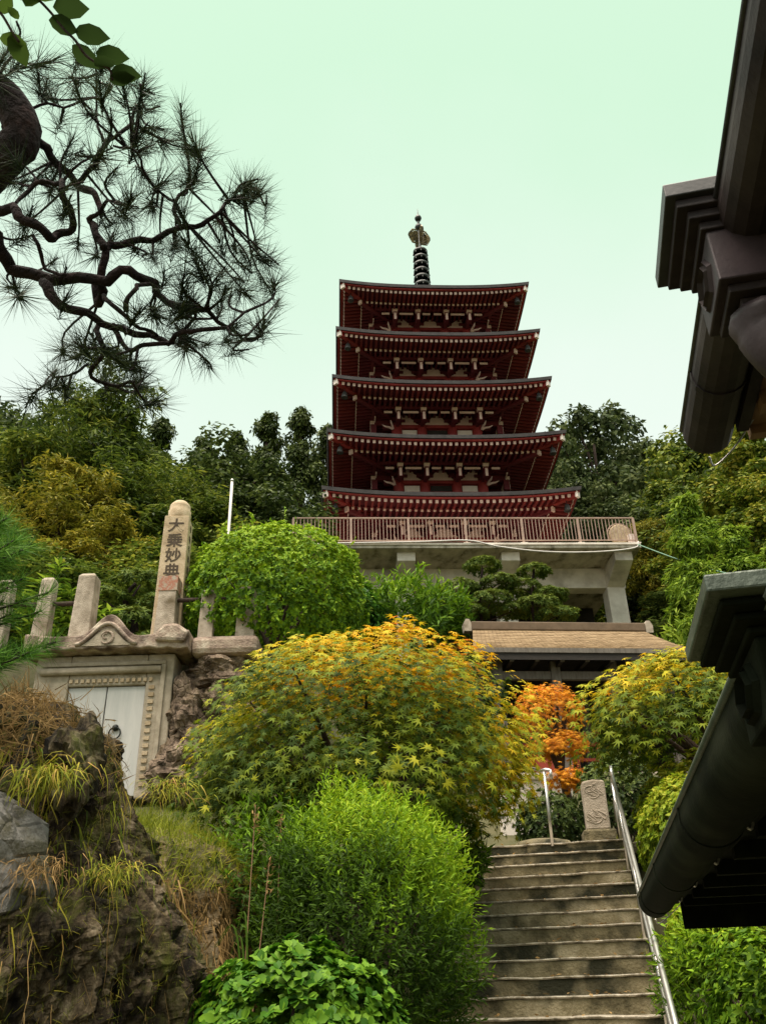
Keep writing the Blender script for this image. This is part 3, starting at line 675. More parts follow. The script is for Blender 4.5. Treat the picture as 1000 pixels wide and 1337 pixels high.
rl = thing('platform_railing', 'beige metal railing with thin balusters along the platform edge', 'railing', (3.28, 30.5, 17.0), PY)
MB().bar((-6.88, .12, 1.18), (6.88, .12, 1.18), .06, .05).build('top_rail', 'rail_paint', rl)
MB().bar((-6.88, .12, .17), (6.88, .12, .17), .045, .04).build('bottom_rail', 'rail_paint', rl)
bal_me = None
nb_ = 6
for i in range(nb_ + 1):
    x = -6.85 + 13.7 * i / nb_
    MB().box((x - .045, .075, 0), (x + .045, .165, 1.15)).build('post', 'rail_paint', rl)
    MB().box((x - .14, .02, 0), (x + .14, .25, .04)).build('post_foot', 'concrete', rl)
    if i < nb_:
        for j in range(1, 16):
            xb = x + 13.7 / nb_ * j / 16
            if bal_me is None:
                o = MB().box((-.0125, -.0125, .17), (.0125, .0125, 1.17)).build('baluster', 'rail_paint', rl); bal_me = o.data; o.location = (xb, .12, 0)
            else: share('baluster', bal_me, rl, (xb, .12, 0))
for x, lab in ((6.35, 'round pale floodlight drum at the railing end beside a small white box'), (-6.35, 'round pale floodlight drum at the railing end above the clipped azalea')):
    c, s_ = math.cos(PY), math.sin(PY)
    fl = thing('floodlight', lab, 'floodlight', (3.28 + x * c - .5 * s_, 30.5 + x * s_ + .5 * c, 17.0), PY)
    d = MB(); n = 20
    d.lathe([(.40, -.09), (.44, -.06), (.44, .06), (.40, .09)], (0, 0, 0), n); d.v = [(x_, z_, y_ + .62) for x_, y_, z_ in d.v]; d.build('drum', 'pale_stone', fl, smooth=False)
    rg = MB(); rg.tube([(math.cos(a) * .5, 0, .62 + math.sin(a) * .5) for a in np.linspace(-.5, math.pi + .5, 18)], .022, 6); rg.build('yoke', 'rail_paint', fl)
    MB().box((-.06, -.06, 0), (.06, .06, .24)).build('stand', 'rail_paint', fl)
jb = MB(); jb.box((-.12, -.1, 0), (.12, .1, .5)); jbo = jb.build('junction_box', 'white_paint'); jbo.location = (3.28 + 6.7 * math.cos(PY), 30.5 + .41 + .3, 17.003); jbo.rotation_euler = (0, 0, PY)
tag(jbo, 'small white box beside the floodlight on the platform end', 'box')
# cables
def world_pf(x, y, z): return Vector((3.28 + x * math.cos(PY) - y * math.sin(PY), 30.5 + x * math.sin(PY) + y * math.cos(PY), 17 + z))
cbl = MB(); cbl.tube(spline([world_pf(-5.5, -.1, -.06), world_pf(-2, -.1, .0), world_pf(0, -.1, .06), world_pf(1.2, -.12, -.22), world_pf(3, -.14, -.46), world_pf(5, -.14, -.48), world_pf(6.6, -.12, -.30), world_pf(6.85, -.05, .02)], 5), .032, 6)
tag(cbl.build('hanging_cable', 'cable_white', smooth=True), 'white cable sagging along the front edge of the platform', 'cable')
cg = MB(); a, b_ = world_pf(6.8, -.05, -.1), Vector((12.5, 12.0, 7.9)); cg.tube([a.lerp(b_, t) - Vector((0, 0, 1.5 * math.sin(math.pi * t))) for t in np.linspace(0, 1, 16)], .022, 6)
tag(cg.build('overhead_wire', 'cable_green', smooth=True), 'thin green wire strung from the platform corner', 'wire')

# ------------------------------------------------------------------ gate hall with shingled roof
gt = thing('gate_hall', 'dark timber hall with a tan shingled roof below the platform', 'hall', (5.15, 24.2, 6.3), R(6))
ew, er, fz = 3.1, 2.6, 3.2           # eave half width, ridge half width, eave height
def roof_pt(u, v, back=False):
    w = ew + (er - ew) * v; y = -2.0 + 2.2 * v; z = fz + 1.40 * (v ** 1.15)
    return (u * w, y if not back else .4 - y, z)
nrow = 15
for bk in (0, 1):
    rf = MB()
    for j in range(nrow):
        v0, v1 = j / nrow, (j + 1.25) / nrow; v1 = min(v1, 1)
        nseg = 46
        for i in range(nseg):
            u0_, u1_ = -1 + 2 * i / nseg, -1 + 2 * (i + .96) / nseg
            h = .035 + .012 * random.random()
            a, b, c, d = roof_pt(u0_, v0, bk), roof_pt(u1_, v0, bk), roof_pt(u1_, v1, bk), roof_pt(u0_, v1, bk)
            rf.add([(a[0], a[1], a[2] + h), (b[0], b[1], b[2] + h), (c[0], c[1], c[2] + .008), (d[0], d[1], d[2] + .008), (a[0], a[1], a[2]), (b[0], b[1], b[2])], [(0, 1, 2, 3), (4, 5, 1, 0)])
    rf.build('shingles', 'shingle', gt, kind='stuff')
    dk = MB(); a, b, c, d = roof_pt(-1, 0, bk), roof_pt(1, 0, bk), roof_pt(1, 1, bk), roof_pt(-1, 1, bk)
    a, b, c, d = [(q[0], q[1], q[2] - .09) for q in (a, b, c, d)]; dk.add([a, b, c, d] + [(q[0], q[1], q[2] - .2) for q in (a, b, c, d)], [(0, 1, 2, 3), (7, 6, 5, 4), (0, 4, 5, 1), (1, 5, 6, 2), (2, 6, 7, 3), (3, 7, 4, 0)]); dk.build('roof_deck', 'dark_wood', gt)
MB().box((-er - .05, .05, fz + 1.35), (er + .05, .35, fz + 1.62)).build('ridge', 'ridge_board', gt, bevel=.03)
for sx in (-1, 1):
    MB().prism([(sx * (er + .16) - .11, fz + 1.32), (sx * (er + .16) + .11, fz + 1.32), (sx * (er + .16) + .13, fz + 1.55), (sx * (er + .16) + .05, fz + 1.70), (sx * (er + .16) - .05, fz + 1.70), (sx * (er + .16) - .13, fz + 1.55)], .08, .32).build('ridge_end', 'granite', gt)
MB().box((-ew, -2.04, fz - .10), (ew, -2.0, fz + .03)).build('eave_board', 'grey_wood', gt)
for i in range(9):
    x = -2.75 + 5.5 * i / 8
    r_ = MB(); r_.box((x - .05, -1.9, fz - .30), (x + .05, -.5, fz - .17)); ro = r_.build('rafter', 'dark_wood', gt)
    MB().box((x - .055, -1.93, fz - .31), (x + .055, -1.903, fz - .165)).build('rafter_end', 'grey_wood', ro)
for x in (-2.35, -.75, .85, 2.35):
    for y in (-1.3, 1.5): MB().box((x - .13, y - .13, 0), (x + .13, y + .13, fz - .12)).build('post', 'grey_wood', gt, bevel=.015)
MB().box((-2.6, -1.38, fz - .62), (2.6, -1.22, fz - .4)).build('lintel_beam', 'grey_wood', gt)
MB().box((-2.5, 1.6, 0), (2.5, 1.72, fz)).build('dark_backing', 'dark_wood', gt)
for sx in (-1, 1): MB().box((sx * 2.5 - .05, -1.1, 0), (sx * 2.5 + .05, 1.6, fz)).build('side_wall', 'dark_wood', gt)
MB().box((-2.9, -1.9, -1.6), (2.9, 2.0, .0)).build('stone_base', 'granite', gt, bevel=.03)
rb = thing('offering_box', 'red lacquered offering box under the tan roof', 'box', (4.2, 22.95, 6.303), R(6))
MB().box((-.5, -.25, 0), (.5, .25, .5)).build('body', 'red_box', rb, bevel=.02)
for i in range(7): MB().box((-.44 + i * .14, -.24, .503), (-.39 + i * .14, .24, .54)).build('slat', 'red_box', rb)
rr_ = thing('red_rail', 'low red wooden rail with posts in the dark hall', 'rail', (4.4, 23.5, 6.303), R(6))
for z in (.55, .95, 1.25): MB().box((-1.5, -.04, z), (1.3, .04, z + .08)).build('bar', 'red_box', rr_)
for x in (-1.4, -.4, .6, 1.2): MB().box((x - .05, -.06, 0), (x + .05, .06, 1.5)).build('post', 'red_box', rr_)
# low concrete wall and steps in front of the hall
lw = thing('retaining_wall', 'low pale concrete wall behind the carved stone stele', 'wall', (3.75, 18.0, 3.9), R(6))
MB().box((-1.6, 0, -1.0), (-.1, .25, 1.35)).build('wall_body', 'concrete', lw, bevel=.02)
MB().box((-1.65, -.04, 1.353), (-.05, .29, 1.47)).build('coping', 'concrete', lw, bevel=.02)

# carved stele on a base
sl_ = thing('stone_stele', 'carved stone stele on a rough block at the head of the stairs', 'stele', (3.06, 13.6, 3.28), R(-6))
MB().box((-.24, -.2, -.05), (.24, .22, .33)).build('base', 'step_riser', sl_, bevel=.03)
sb_ = MB(); prof = [(-.175, .334), (.175, .334), (.17, .7), (.175, .95), (.17, 1.04), (.0, 1.06), (-.165, 1.03), (-.175, .93), (-.17, .7)]
sb_.prism(prof, -.11, .12); sbo = sb_.build('slab', 'granite', sl_, bevel=.025)
for i in range(12):
    cv = MB(); x0_, z0_ = rng.uniform(-.12, .12), rng.uniform(.45, .95); a_ = rng.uniform(0, 6.28)
    pts = [(x0_ + .05 * math.sin(a_ + t_ * 2.2) * (1 + t_ * .3), -.111, z0_ + .06 * math.cos(a_ * 1.3 + t_ * 1.7)) for t_ in np.linspace(0, 2.2, 9)]
    cv.tube(pts, .009, 5); cv.build('carving', 'granite', sbo)
bs = MB(); bs.lathe([(.42, -.1), (.44, .06), (.38, .14), (.2, .17), (.02, .175)], (0, 0, 0), 14); bs.v = [(x + .04 * nz((x, y, z), 4), y * .45, z) for x, y, z in bs.v]
bso = bs.build('border_stone', 'step_riser', smooth=True); bso.location = (2.12, 12.95, 3.26); tag(bso, 'flat rounded stone beside the handrail post', 'stone')

# ------------------------------------------------------------------ stone vault doorway with curved pediment
vt = thing('stone_vault', 'stone vault doorway with curved pediment and grey double doors', 'vault', (-4.19, 12.5, 4.2), 0)
fr = [(-1.2, -.15), (-.60, -.15), (-.60, 1.46), (.60, 1.46), (.60, -.15), (1.0, -.15), (1.0, 1.95), (-1.2, 1.95)]
MB().box((.58, -.02, -.15), (.98, .5, 1.97)).build('jamb', 'frame_stone', vt, bevel=.02)
MB().box((-1.1, -.02, -.15), (-.58, .5, 1.97)).build('jamb', 'frame_stone', vt, bevel=.02)
MB().box((-.578, -.02, 1.50), (.578, .5, 1.97)).build('lintel', 'frame_stone', vt, bevel=.02)
ml = MB(); ml.tube([(-1.0, -.06, 1.72), (.80, -.06, 1.72)], .055, 10); ml.build('moulding', 'frame_stone', vt, smooth=True)
MB().box((-1.0, -.055, 1.80), (.86, -.021, 1.86)).build('moulding', 'frame_stone', vt, bevel=.01)
MB().box((.80, -.06, -.1), (.87, -.021, 1.80)).build('moulding', 'frame_stone', vt, bevel=.012)
for i in range(15): MB().box((-.56 + i * .085, -.045, 1.545), (-.51 + i * .085, -.018, 1.60)).build('fret_block', 'pale_stone', vt)
for i in range(14): MB().box((.64, -.045, .02 + i * .108), (.72, -.018, .075 + i * .108)).build('fret_block', 'pale_stone', vt)
MB().box((-.578, .07, -.1), (.578, .13, 1.498)).build('recess', 'char_ink', vt)
for sx in (-1, 1):
    d = MB(); a, b_ = (.008, .572) if sx > 0 else (-.572, -.008)
    d.box((a, .03, -.1), (b_, .066, 1.49)); do = d.build('door', 'door_paint', vt, bevel=.006)
    x = sx * .20
    MB().lathe([(.045, -.0), (.05, .02), (.03, .045), (.01, .055)], (0, 0, 0), 12).build('handle_boss', 'bronze', do, xf=Matrix.Translation((x, .03, .87)) @ Matrix.Rotation(R(90), 4, 'X'))
    MB().tube([(x + math.sin(a) * .085, .0 , .79 - math.cos(a) * .085) for a in np.linspace(0, 2 * math.pi, 19)], .011, 6).build('ring', 'bronze', do, smooth=True)
# sweeping roof slab with central arched gable
def sweep(x):      # underside of the stone eaves, arch in the middle
    a = max(0, 1 - (x / .52) ** 2) if abs(x) < .52 else 0
    return .20 * a
top, bot = [], []
for x in np.linspace(-1.25, 1.22, 40):
    if abs(x) < .44: t_ = 2.20 + .34 * (math.cos(x / .44 * math.pi) * .5 + .5)
    else: t_ = 2.20 + .05 * ((abs(x) - .44) / .8) ** 2
    top.append((x, t_ + .02 * nz((x, 0, 0), 3))); bot.append((x, 2.0 + .012 * math.sin(x * 22) - .04 * ((abs(x)) / 1.2) ** 2))
cp = MB(); cp.prism(bot + top[::-1], -.28, .55); cpo = cp.build('pediment', 'cap_stone', vt, bevel=.02)
ar = MB(); ar.tube([(x, -.30, 2.05 + .33 * (math.cos(x / .46 * math.pi) * .5 + .5)) for x in np.linspace(-.46, .46, 17)], .032, 8); ar.build('gable_moulding', 'cap_stone', cpo, smooth=True)
MB().prism([(x, 2.03) for x in np.linspace(-.36, .36, 13)] + [(x, 2.04 + .26 * (math.cos(x / .40 * math.pi) * .5 + .5)) for x in np.linspace(.36, -.36, 13)], -.295, -.27).build('gable_panel', 'frame_stone', cpo)
em = MB(); em.tube([(math.cos(a) * .095, -.305, 2.155 + math.sin(a) * .095) for a in np.linspace(R(-140), R(160), 20)], [.008 + .013 * math.sin(math.pi * i / 19) for i in range(20)], 6); em.tube([(math.cos(a) * .04 - .02, -.305, 2.175 + math.sin(a) * .04) for a in np.linspace(R(60), R(300), 10)], .010, 6)
em.build('crest', 'cap_stone', cpo)
MB().prism([(.72, 2.07), (1.18, 2.04), (1.24, 2.2), (1.05, 2.34), (.85, 2.34), (.74, 2.22)], -.36, .4).build('eave_boulder', 'cap_stone', cpo, bevel=.05)

# ------------------------------------------------------------------ rough stones beside the vault
def boulder(name, label, c, rad, mat, seed, cat='rock', amp=.25, group=None, sub=24):
    b = MB(); n, m_ = sub, sub // 2
    for j in range(m_ + 1):
        th = math.pi * j / m_
        for i in range(n):
            ph = 2 * math.pi * i / n; d = Vector((math.sin(th) * math.cos(ph), math.sin(th) * math.sin(ph), math.cos(th)))
            q = 1 + amp * mnoise.noise(d * 1.6 + Vector((seed, 0, 0))) + amp * .6 * abs(mnoise.noise(d * 3.7 + Vector((0, seed, 0)))) + .05 * mnoise.noise(d * 11)
            b.v.append((d.x * rad[0] * q, d.y * rad[1] * q, d.z * rad[2] * q))
    for j in range(m_):
        for i in range(n): a = j * n + i; c2 = j * n + (i + 1) % n; b.f.append((a, a + n, c2 + n, c2))
    o = b.build(name, mat); o.location = c
    return tag(o, label, cat, group)
bl = [((-3.0, 12.75, 5.35), (.30, .4, .42), 'cap_stone', 3, 'brown stone wedged beside the upper door jamb of the vault'),
      ((-2.85, 12.7, 4.75), (.33, .4, .4), 'cap_stone', 8, 'rough brown stone halfway up beside the vault jamb'),
      ((-2.95, 12.3, 4.3), (.42, .4, .38), 'granite', 12, 'grey brown boulder at the foot of the vault jamb'),
      ((-2.55, 12.85, 5.9), (.5, .4, .3), 'cap_stone', 17, 'flat dark stone under the fence ledge beside the maple'),
      ((-2.35, 12.9, 5.3), (.45, .5, .5), 'cap_stone', 21, 'large rough stone behind the yellow edge of the maple')]
for c, r_, mt, sd_, lb_ in bl: boulder('rough_stone', lb_, c, r_, 'wall_rock', sd_, amp=.55, sub=56)

# ------------------------------------------------------------------ stone fence above the vault
fc = thing('stone_fence', 'stone post fence with dark rails above the vault', 'fence', (0, 12.75, 6.58), 0)
for x, w, h in ((-6.1, .13, 1.0), (-5.42, .125, 1.02), (-4.78, .165, 1.06), (-3.46, .16, .98), (-2.82, .12, .72), (-2.2, .15, .75)):
    p = MB(); tw = w * .84
    p.add([(x - w, -w, -.3), (x + w, -w, -.3), (x + w, w, -.3), (x - w, w, -.3), (x - tw, -tw, h - .05), (x + tw, -tw, h - .05), (x + tw, tw, h - .05), (x - tw, tw, h - .05), (x - tw * .7, -tw * .7, h), (x + tw * .7, -tw * .7, h), (x + tw * .7, tw * .7, h), (x - tw * .7, tw * .7, h)],
          [(0, 3, 2, 1), (0, 1, 5, 4), (1, 2, 6, 5), (2, 3, 7, 6), (3, 0, 4, 7), (4, 5, 9, 8), (5, 6, 10, 9), (6, 7, 11, 10), (7, 4, 8, 11), (8, 9, 10, 11)])
    po = p.build('post', 'granite', fc, bevel=.012)
    if abs(x + 3.46) < .01:
        MB().box((x - .150, -.150, .70), (x + .150, .150, .95)).build('red_band', 'red_stain', po)
for xa, xb in ((-6.1, -5.42), (-5.42, -4.78), (-3.46, -2.82), (-2.82, -2.2)):
    MB().tube([(xa + .1, 0, .58), (xb - .1, 0, .58)], .04, 8).build('rail', 'bark', fc, smooth=True)
ld = MB(); ld.box((-2.98, -.32, -.45), (-1.95, .3, -.14)); ld.build('ledge', 'cap_stone', fc, bevel=.09)
# inscribed pillar
pl = thing('inscribed_pillar', 'tall pale stone pillar with four carved black characters', 'pillar', (-3.52, 13.1, 6.5), R(4))
w = .235
pm = MB(); pm.add([(-w, -w, -.3), (w, -w, -.3), (w, w, -.3), (-w, w, -.3), (-.205, -.205, 2.30), (.205, -.205, 2.30), (.205, .205, 2.30), (-.205, .205, 2.30)],
                  [(0, 3, 2, 1), (0, 1, 5, 4), (1, 2, 6, 5), (2, 3, 7, 6), (3, 0, 4, 7), (4, 5, 6, 7)]); pm.build('shaft', 'pale_stone', pl, bevel=.015)
MB().lathe([(.185, 2.28), (.195, 2.34), (.195, 2.47), (.175, 2.50), (.18, 2.55), (.165, 2.60), (.11, 2.66), (.02, 2.68)], (0, 0, 0), 18).build('cap', 'pale_stone', pl, smooth=True)
dg = bpy.context.evaluated_depsgraph_get()
def char_mesh(ch, size, bold=.012):
    fc_ = bpy.data.curves.new('glyph', 'FONT'); fc_.body = ch; fc_.size = size; fc_.extrude = .003; fc_.offset = bold * size; fc_.align_x = 'CENTER'; fc_.align_y = 'CENTER'
    fo = bpy.data.objects.new('glyph', fc_); COL.objects.link(fo); bpy.context.view_layer.update()
    me = bpy.data.meshes.new_from_object(fo.evaluated_get(bpy.context.evaluated_depsgraph_get())); bpy.data.objects.remove(fo)
    me.materials.clear(); me.materials.append(M['char_ink']); return me
for i, ch in enumerate('\u5927\u4e57\u5999\u5178'):
    z = 2.09 - i * .285; o = share('character', char_mesh(ch, .255, .02), pl, (0, -.205 - .0115 * (2.30 - z) - .002, z), (R(90 - .66), 0, 0), (1.06, 1.06, 1)); 
for i in range(8):
    z = 2.12 - i * .19; o = share('small_character', char_mesh('\u5949\u7d0d\u5343\u90e8\u4f9b\u990a\u5854\u5efa'[i], .13, .01), pl, (.205 + .0115 * (2.30 - z) + .002, 0, z), (R(90), 0, R(90)))

# ------------------------------------------------------------------ eaves beside the path, each with gutter and rainwater hopper
EY = -R(11.5)
def eave(name, label, cat, ox, mats, H, gr, y0, y1, hop, soffit, n=8, rx=.12):
    """local x towards the building, y along the eave, z up; H is the gutter's height above eye level"""
    t = thing(name, label, cat, (ox, 0, 0), EY)
    zz = 1.6 + H
    ang = [math.pi + math.pi * i / n for i in range(n + 1)]
    out = [(math.cos(a) * gr + gr, math.sin(a) * gr * .95) for a in ang]; inn = [(math.cos(a) * gr * .92 + gr, math.sin(a) * gr * .87) for a in ang]
    out = [(out[0][0], .04)] + out + [(out[-1][0], .04)]; inn = [(inn[0][0], .04)] + inn + [(inn[-1][0], .04)]
    gb = MB(); gb.prism([(x, zz + z) for x, z in out + inn[::-1]], y0, y1); g_ = gb.build('gutter', mats[0], t, smooth=n > 8)
    if n > 8: g_.data.set_sharp_from_angle(angle=R(35))
    MB().prism([(x, zz + z) for x, z in out], y1 + .001, y1 + .018).build('end_cap', mats[0], g_)
    MB().tube([(0, y0, zz + .045), (0, y1 + .02, zz + .045)], .011, 8).build('rolled_lip', mats[1], g_, smooth=True)
    for yy in (y1 - .42, y1 - 2.0, y1 - 3.6):
        if yy > y0: MB().prism([(gr + (x - gr) * 1.05, zz + z * 1.05) for x, z in out] + [(x, zz + z) for x, z in inn[::-1]], yy, yy + .03).build('joint_band', mats[0], g_)
    yy = y1 - .55
    while yy > max(y0, .8):
        MB().tube(spline([(gr * 1.98, yy, zz + .06), (gr * 2.05, yy, zz - .02), (gr * 2.25, yy, zz - .04), (gr * 2.45, yy, zz + .03)], 4), .005, 6).build('hanger', 'steel', g_); yy -= 1.0
    MB().tube(spline([(gr * .9, y1 + .03, zz - gr), (gr * 1.1, y1 + .06, zz - gr - .03), (gr * 2.0, y1 + .03, zz - gr + .03), (gr * 2.8, y1 - .1, zz - .01)], 4), .004, 6).build('end_hook', 'steel', g_)
    # hopper: flared rim with stepped underside, body with sunk hexagon, lower mouldings, outlet elbow
    sx, sy, sw, sd, hz, sh, bx, by, bd, bt, bb = hop
    zc = 1.6 + hz
    rim = MB().box((sx, sy, zc), (sx + sw, sy + sd, zc + sh)).build('hopper_rim', mats[1], t, bevel=.004)
    full = zc - (1.6 + bt); st_ = [(.28, .34), (.58, .33), (.86, .33)]; zt_ = zc - .001
    for fr_, th in st_:
        th *= full; x_ = sx + (bx - sx) * fr_; y_ = sy + (by - sy) * fr_; e_ = sy + sd - (sy + sd - by - bd) * fr_
        MB().box((x_, y_, zt_ - th + .001), (sx + sw - (x_ - sx), e_, zt_)).build('rim_step', mats[0], rim, bevel=.004); zt_ -= th
    bw_ = sw - 2 * (bx - sx); z0, z1 = 1.6 + bb, 1.6 + bt
    body = MB().box((bx, by, z0), (bx + bw_, by + bd, z1)).build('hopper_body', mats[2], t, bevel=.006)
    cy, cz, ry_, rz_ = by + bd / 2, (z0 + z1) / 2, bd * .36, (z1 - z0) * .40
    hexa = [(cy + ry_ * math.cos(a), cz + rz_ * math.sin(a)) for a in [math.pi / 3 * q for q in range(6)]]
    for s_, dp, mt in ((1.0, .012, mats[2]), (.8, .02, mats[0])):
        h_ = MB(); a_ = [(cy + (y - cy) * s_, cz + (z - cz) * s_) for y, z in hexa]; b_ = [(cy + (y - cy) * (s_ - .1), cz + (z - cz) * (s_ - .1)) for y, z in hexa]
        h_.v = [(bx - .0005, y, z) for y, z in a_] + [(bx - dp, y, z) for y, z in b_] + [(bx - dp * .2, cy + (y - cy) * .9, cz + (z - cz) * .9) for y, z in b_]
        h_.f = [(i, (i + 1) % 6, 6 + (i + 1) % 6, 6 + i) for i in range(6)] + [(6 + i, 6 + (i + 1) % 6, 12 + (i + 1) % 6, 12 + i) for i in range(6)] + [tuple(range(12, 18))]
        h_.build('hexagon_moulding', mt, body)
    zt_ = z0; hh = (z1 - z0)
    for ins, th in ((.10, .16), (.22, .14), (.34, .12)):
        th *= hh; q = ins * bd
        MB().box((bx + q, by + q, zt_ - th + .001), (bx + bw_ - q, by + bd - q, zt_ - .0005)).build('lower_moulding', mats[0], body, bevel=.004); zt_ -= th
    cx_, r_ = bx + bw_ / 2, bd * .34
    el = MB(); el.tube(spline([(cx_, cy, zt_ + .02), (cx_, cy, zt_ - r_ * .7), (cx_ + r_ * 1.0, cy, zt_ - r_ * 2.0), (cx_ + r_ * 4.5, cy, zt_ - r_ * 3.4), (cx_ + r_ * 9, cy, zt_ - r_ * 4.4), (1.35, cy, zt_ - r_ * 5.5), (1.52, cy, zt_ - r_ * 8)], 5), [r_ * 1.2] * 3 + [r_] * 28, 12)
    el.v = el.v; el.build('outlet_pipe', mats[2], body, smooth=True)
    # eave structure behind the gutter
    sH, s0, s1, smat = soffit
    MB().box((gr * 2 + .004, y0, 1.6 + sH - .02), (gr * 2 + .05, y1 - .06, 1.6 + sH + .17)).build('fascia', mats[0], t)
    for k_ in range(8):
        x0_ = gr * 2 + .055 + k_ * .2; MB().box((x0_, y0, 1.6 + sH + .012 + .002 * (k_ % 2)), (x0_ + .196, y1 - s1, 1.6 + sH + .05)).build('soffit_board', smat, t)
    for yy in np.arange(y1 - s1 - .25, y0, -.62):
        MB().box((gr * 2 + .06, yy, 1.6 + sH - .055), (1.62, yy + .07, 1.6 + sH + .011)).build('eave_rafter', mats[0] if smat != 'tan_wood' else 'tan_wood', t)
    MB().box((gr * 2 + .06, y1 - s1 + .002, 1.6 + s0), (1.66, y1 - s1 + .05, 1.6 + sH + .10)).build('end_board', mats[0] if smat != 'tan_wood' else 'tan_wood', t)
    rs = MB(); a_ = [(rx, 1.6 + sH + .21), (1.9, 1.6 + sH + .21 + .62), (1.9, 1.6 + sH + .14 + .62), (rx + .03, 1.6 + sH + .17)]
    rs.prism([(x, z) for x, z in reversed(a_)], y0, y1 - .03); rs.build('roof_sheet', mats[0], t)
    MB().box((1.62, y0, -.3), (1.78, y1 - s1 - .1, 1.6 + sH + .3)).build('wall', 'dark_wood', t)
    return t

eave('temple_hall', 'brown black temple hall eave with gutter and hexagon hopper against the sky', 'hall', .67, ('eave_brown', 'eave_edge', 'eave_purple'),
     2.06, .098, -1.6, 3.19, (-.15, 1.885, .49, .41, 2.122, .054, -.045, 1.955, .27, 2.02, 1.82), (2.03, 2.0, .05, 'tan_wood'))
eave('low_shrine', 'green black copper shrine eave with gutter and hopper over the stair handrail', 'shrine', .357, ('eave_green', 'verdigris', 'eave_green'),
     .50, .104, -1.6, 6.82, (-.10, 1.295, .60, .359, .55, .031, -.02, 1.415, .24, .51, .378), (.50, .32, .12, 'eave_green'), 20, .2)

# ------------------------------------------------------------------ foreground rock and root-bound bank
def column_rock(name, label, cat, c, prof, sy, mat, seed, amp, nu=330, nv=230, fis=1.0):
    zs_ = [p[0] for p in prof]; rs_ = [p[1] for p in prof]; b = MB(); top = zs_[-1]
    for j in range(nv + 1):
        z = zs_[0] + (top - zs_[0]) * j / nv; r_ = float(np.interp(z, zs_, rs_))
        for i in range(nu):
            a = 2 * math.pi * i / nu; dx, dy = math.cos(a), math.sin(a)
            p = Vector((dx * 1.4, dy * 1.4, z))
            q = amp * mnoise.noise(Vector((p.x * 1.3 + seed, p.y * 1.3, z * .55))) - amp * 1.5 * fis * abs(mnoise.noise(Vector((p.x * 2.6, p.y * 2.6 + seed, z * .9))))
            q += amp * .55 * (mnoise.noise(Vector((p.x * 5, p.y * 5, z * 3 + seed))) - abs(mnoise.noise(Vector((p.x * 9, p.y * 9 + seed, z * 5))))) + amp * .17 * mnoise.noise(Vector((p.x * 15, p.y * 15, z * 7))) + amp * .14 * mnoise.noise(Vector((p.x * 34, p.y * 34, z * 28)))
            r2 = max(.01, r_ + q * min(1, r_ * 2))
            b.v.append((c[0] + dx * r2, c[1] + dy * r2 * sy, z + .1 * amp * mnoise.noise(p * 4)))
    for j in range(nv):
        for i in range(nu): a = j * nu + i; e = j * nu + (i + 1) % nu; b.f.append((a, e, e + nu, a + nu))
    b.f.append(tuple(nv * nu + i for i in range(nu)))
    o = b.build(name, mat)
    return tag(o, label, cat), np.array(b.v)
cliff, cliff_v = column_rock('rock_outcrop', 'tall dark fissured rock outcrop draped with dry grass', 'rock', (-2.62, 6.1), [(-.2, 1.62), (1.0, 1.5), (1.5, 1.42), (2.0, 1.33), (2.6, .96), (3.0, .80), (3.25, .66), (3.44, .35), (3.5, .02)], .75, 'rock', 3.3, .26)
bankm, bank_v = column_rock('earth_bank', 'root bound earth bank topped with yellow grass below the vault', 'bank', (-2.62, 9.2), [(0, 1.85), (1.6, 1.62), (2.1, 1.5), (2.5, 1.4), (2.8, 1.15), (3.0, .7), (3.12, .02)], 1.5, 'bank', 9.1, .18)
boulder('boulder', 'rounded dark boulder on the shoulder of the outcrop', (-1.98, 5.55, 2.92), (.15, .16, .24), 'rock', 31, amp=.6, sub=48)
boulder('pale_rock_face', 'smooth pale grey rock slab set in the outcrop', (-2.42, 5.32, 2.28), (.42, .22, .42), 'grey_rock', 44, amp=.35)

def blades(name, Pn, D, N, L, mat, parent=None, tint=.5, shape='blade'):
    return leaf_obj(name, leaf_mesh(name, shape, Pn, N, D, L, mat, tint), parent)
# upright grass on the bank and slope
n = 11000
gx_ = rng.uniform(-4.0, -1.3, n); gy_ = rng.uniform(6.7, 12.1, n); gz_ = height(gx_, gy_)
bz = bank_v[:, 2]; gp = np.stack([gx_, gy_, gz_ - .02], 1)
sel = bank_v[(bank_v[:, 2] > 2.35) & (bank_v[:, 0] > -3.6) & (bank_v[:, 1] < 12)]
pk = sel[rng.integers(0, len(sel), 15000)] + rng.normal(0, .05, (15000, 3)) * [1, 1, .2]
gp = np.concatenate([gp[gp[:, 2] > 2.2], pk]); n = len(gp)
D = unit(np.stack([rng.normal(.15, .35, n), rng.normal(-.2, .35, n), np.full(n, 1.0)], 1)); D[:, 2] *= np.where(rng.random(n) < .25, .1, 1)
gr_ = blades('grass', gp, D, rdir(n), rng.uniform(.08, .2, n), 'grass', tint=.12 + .42 * sst(-2.3, -1.3, gp[:, 0]) * rng.random(n) + .2 * rng.random(n))
tag(gr_, 'yellow green grass on the bank below the vault', 'grass', kind='stuff')
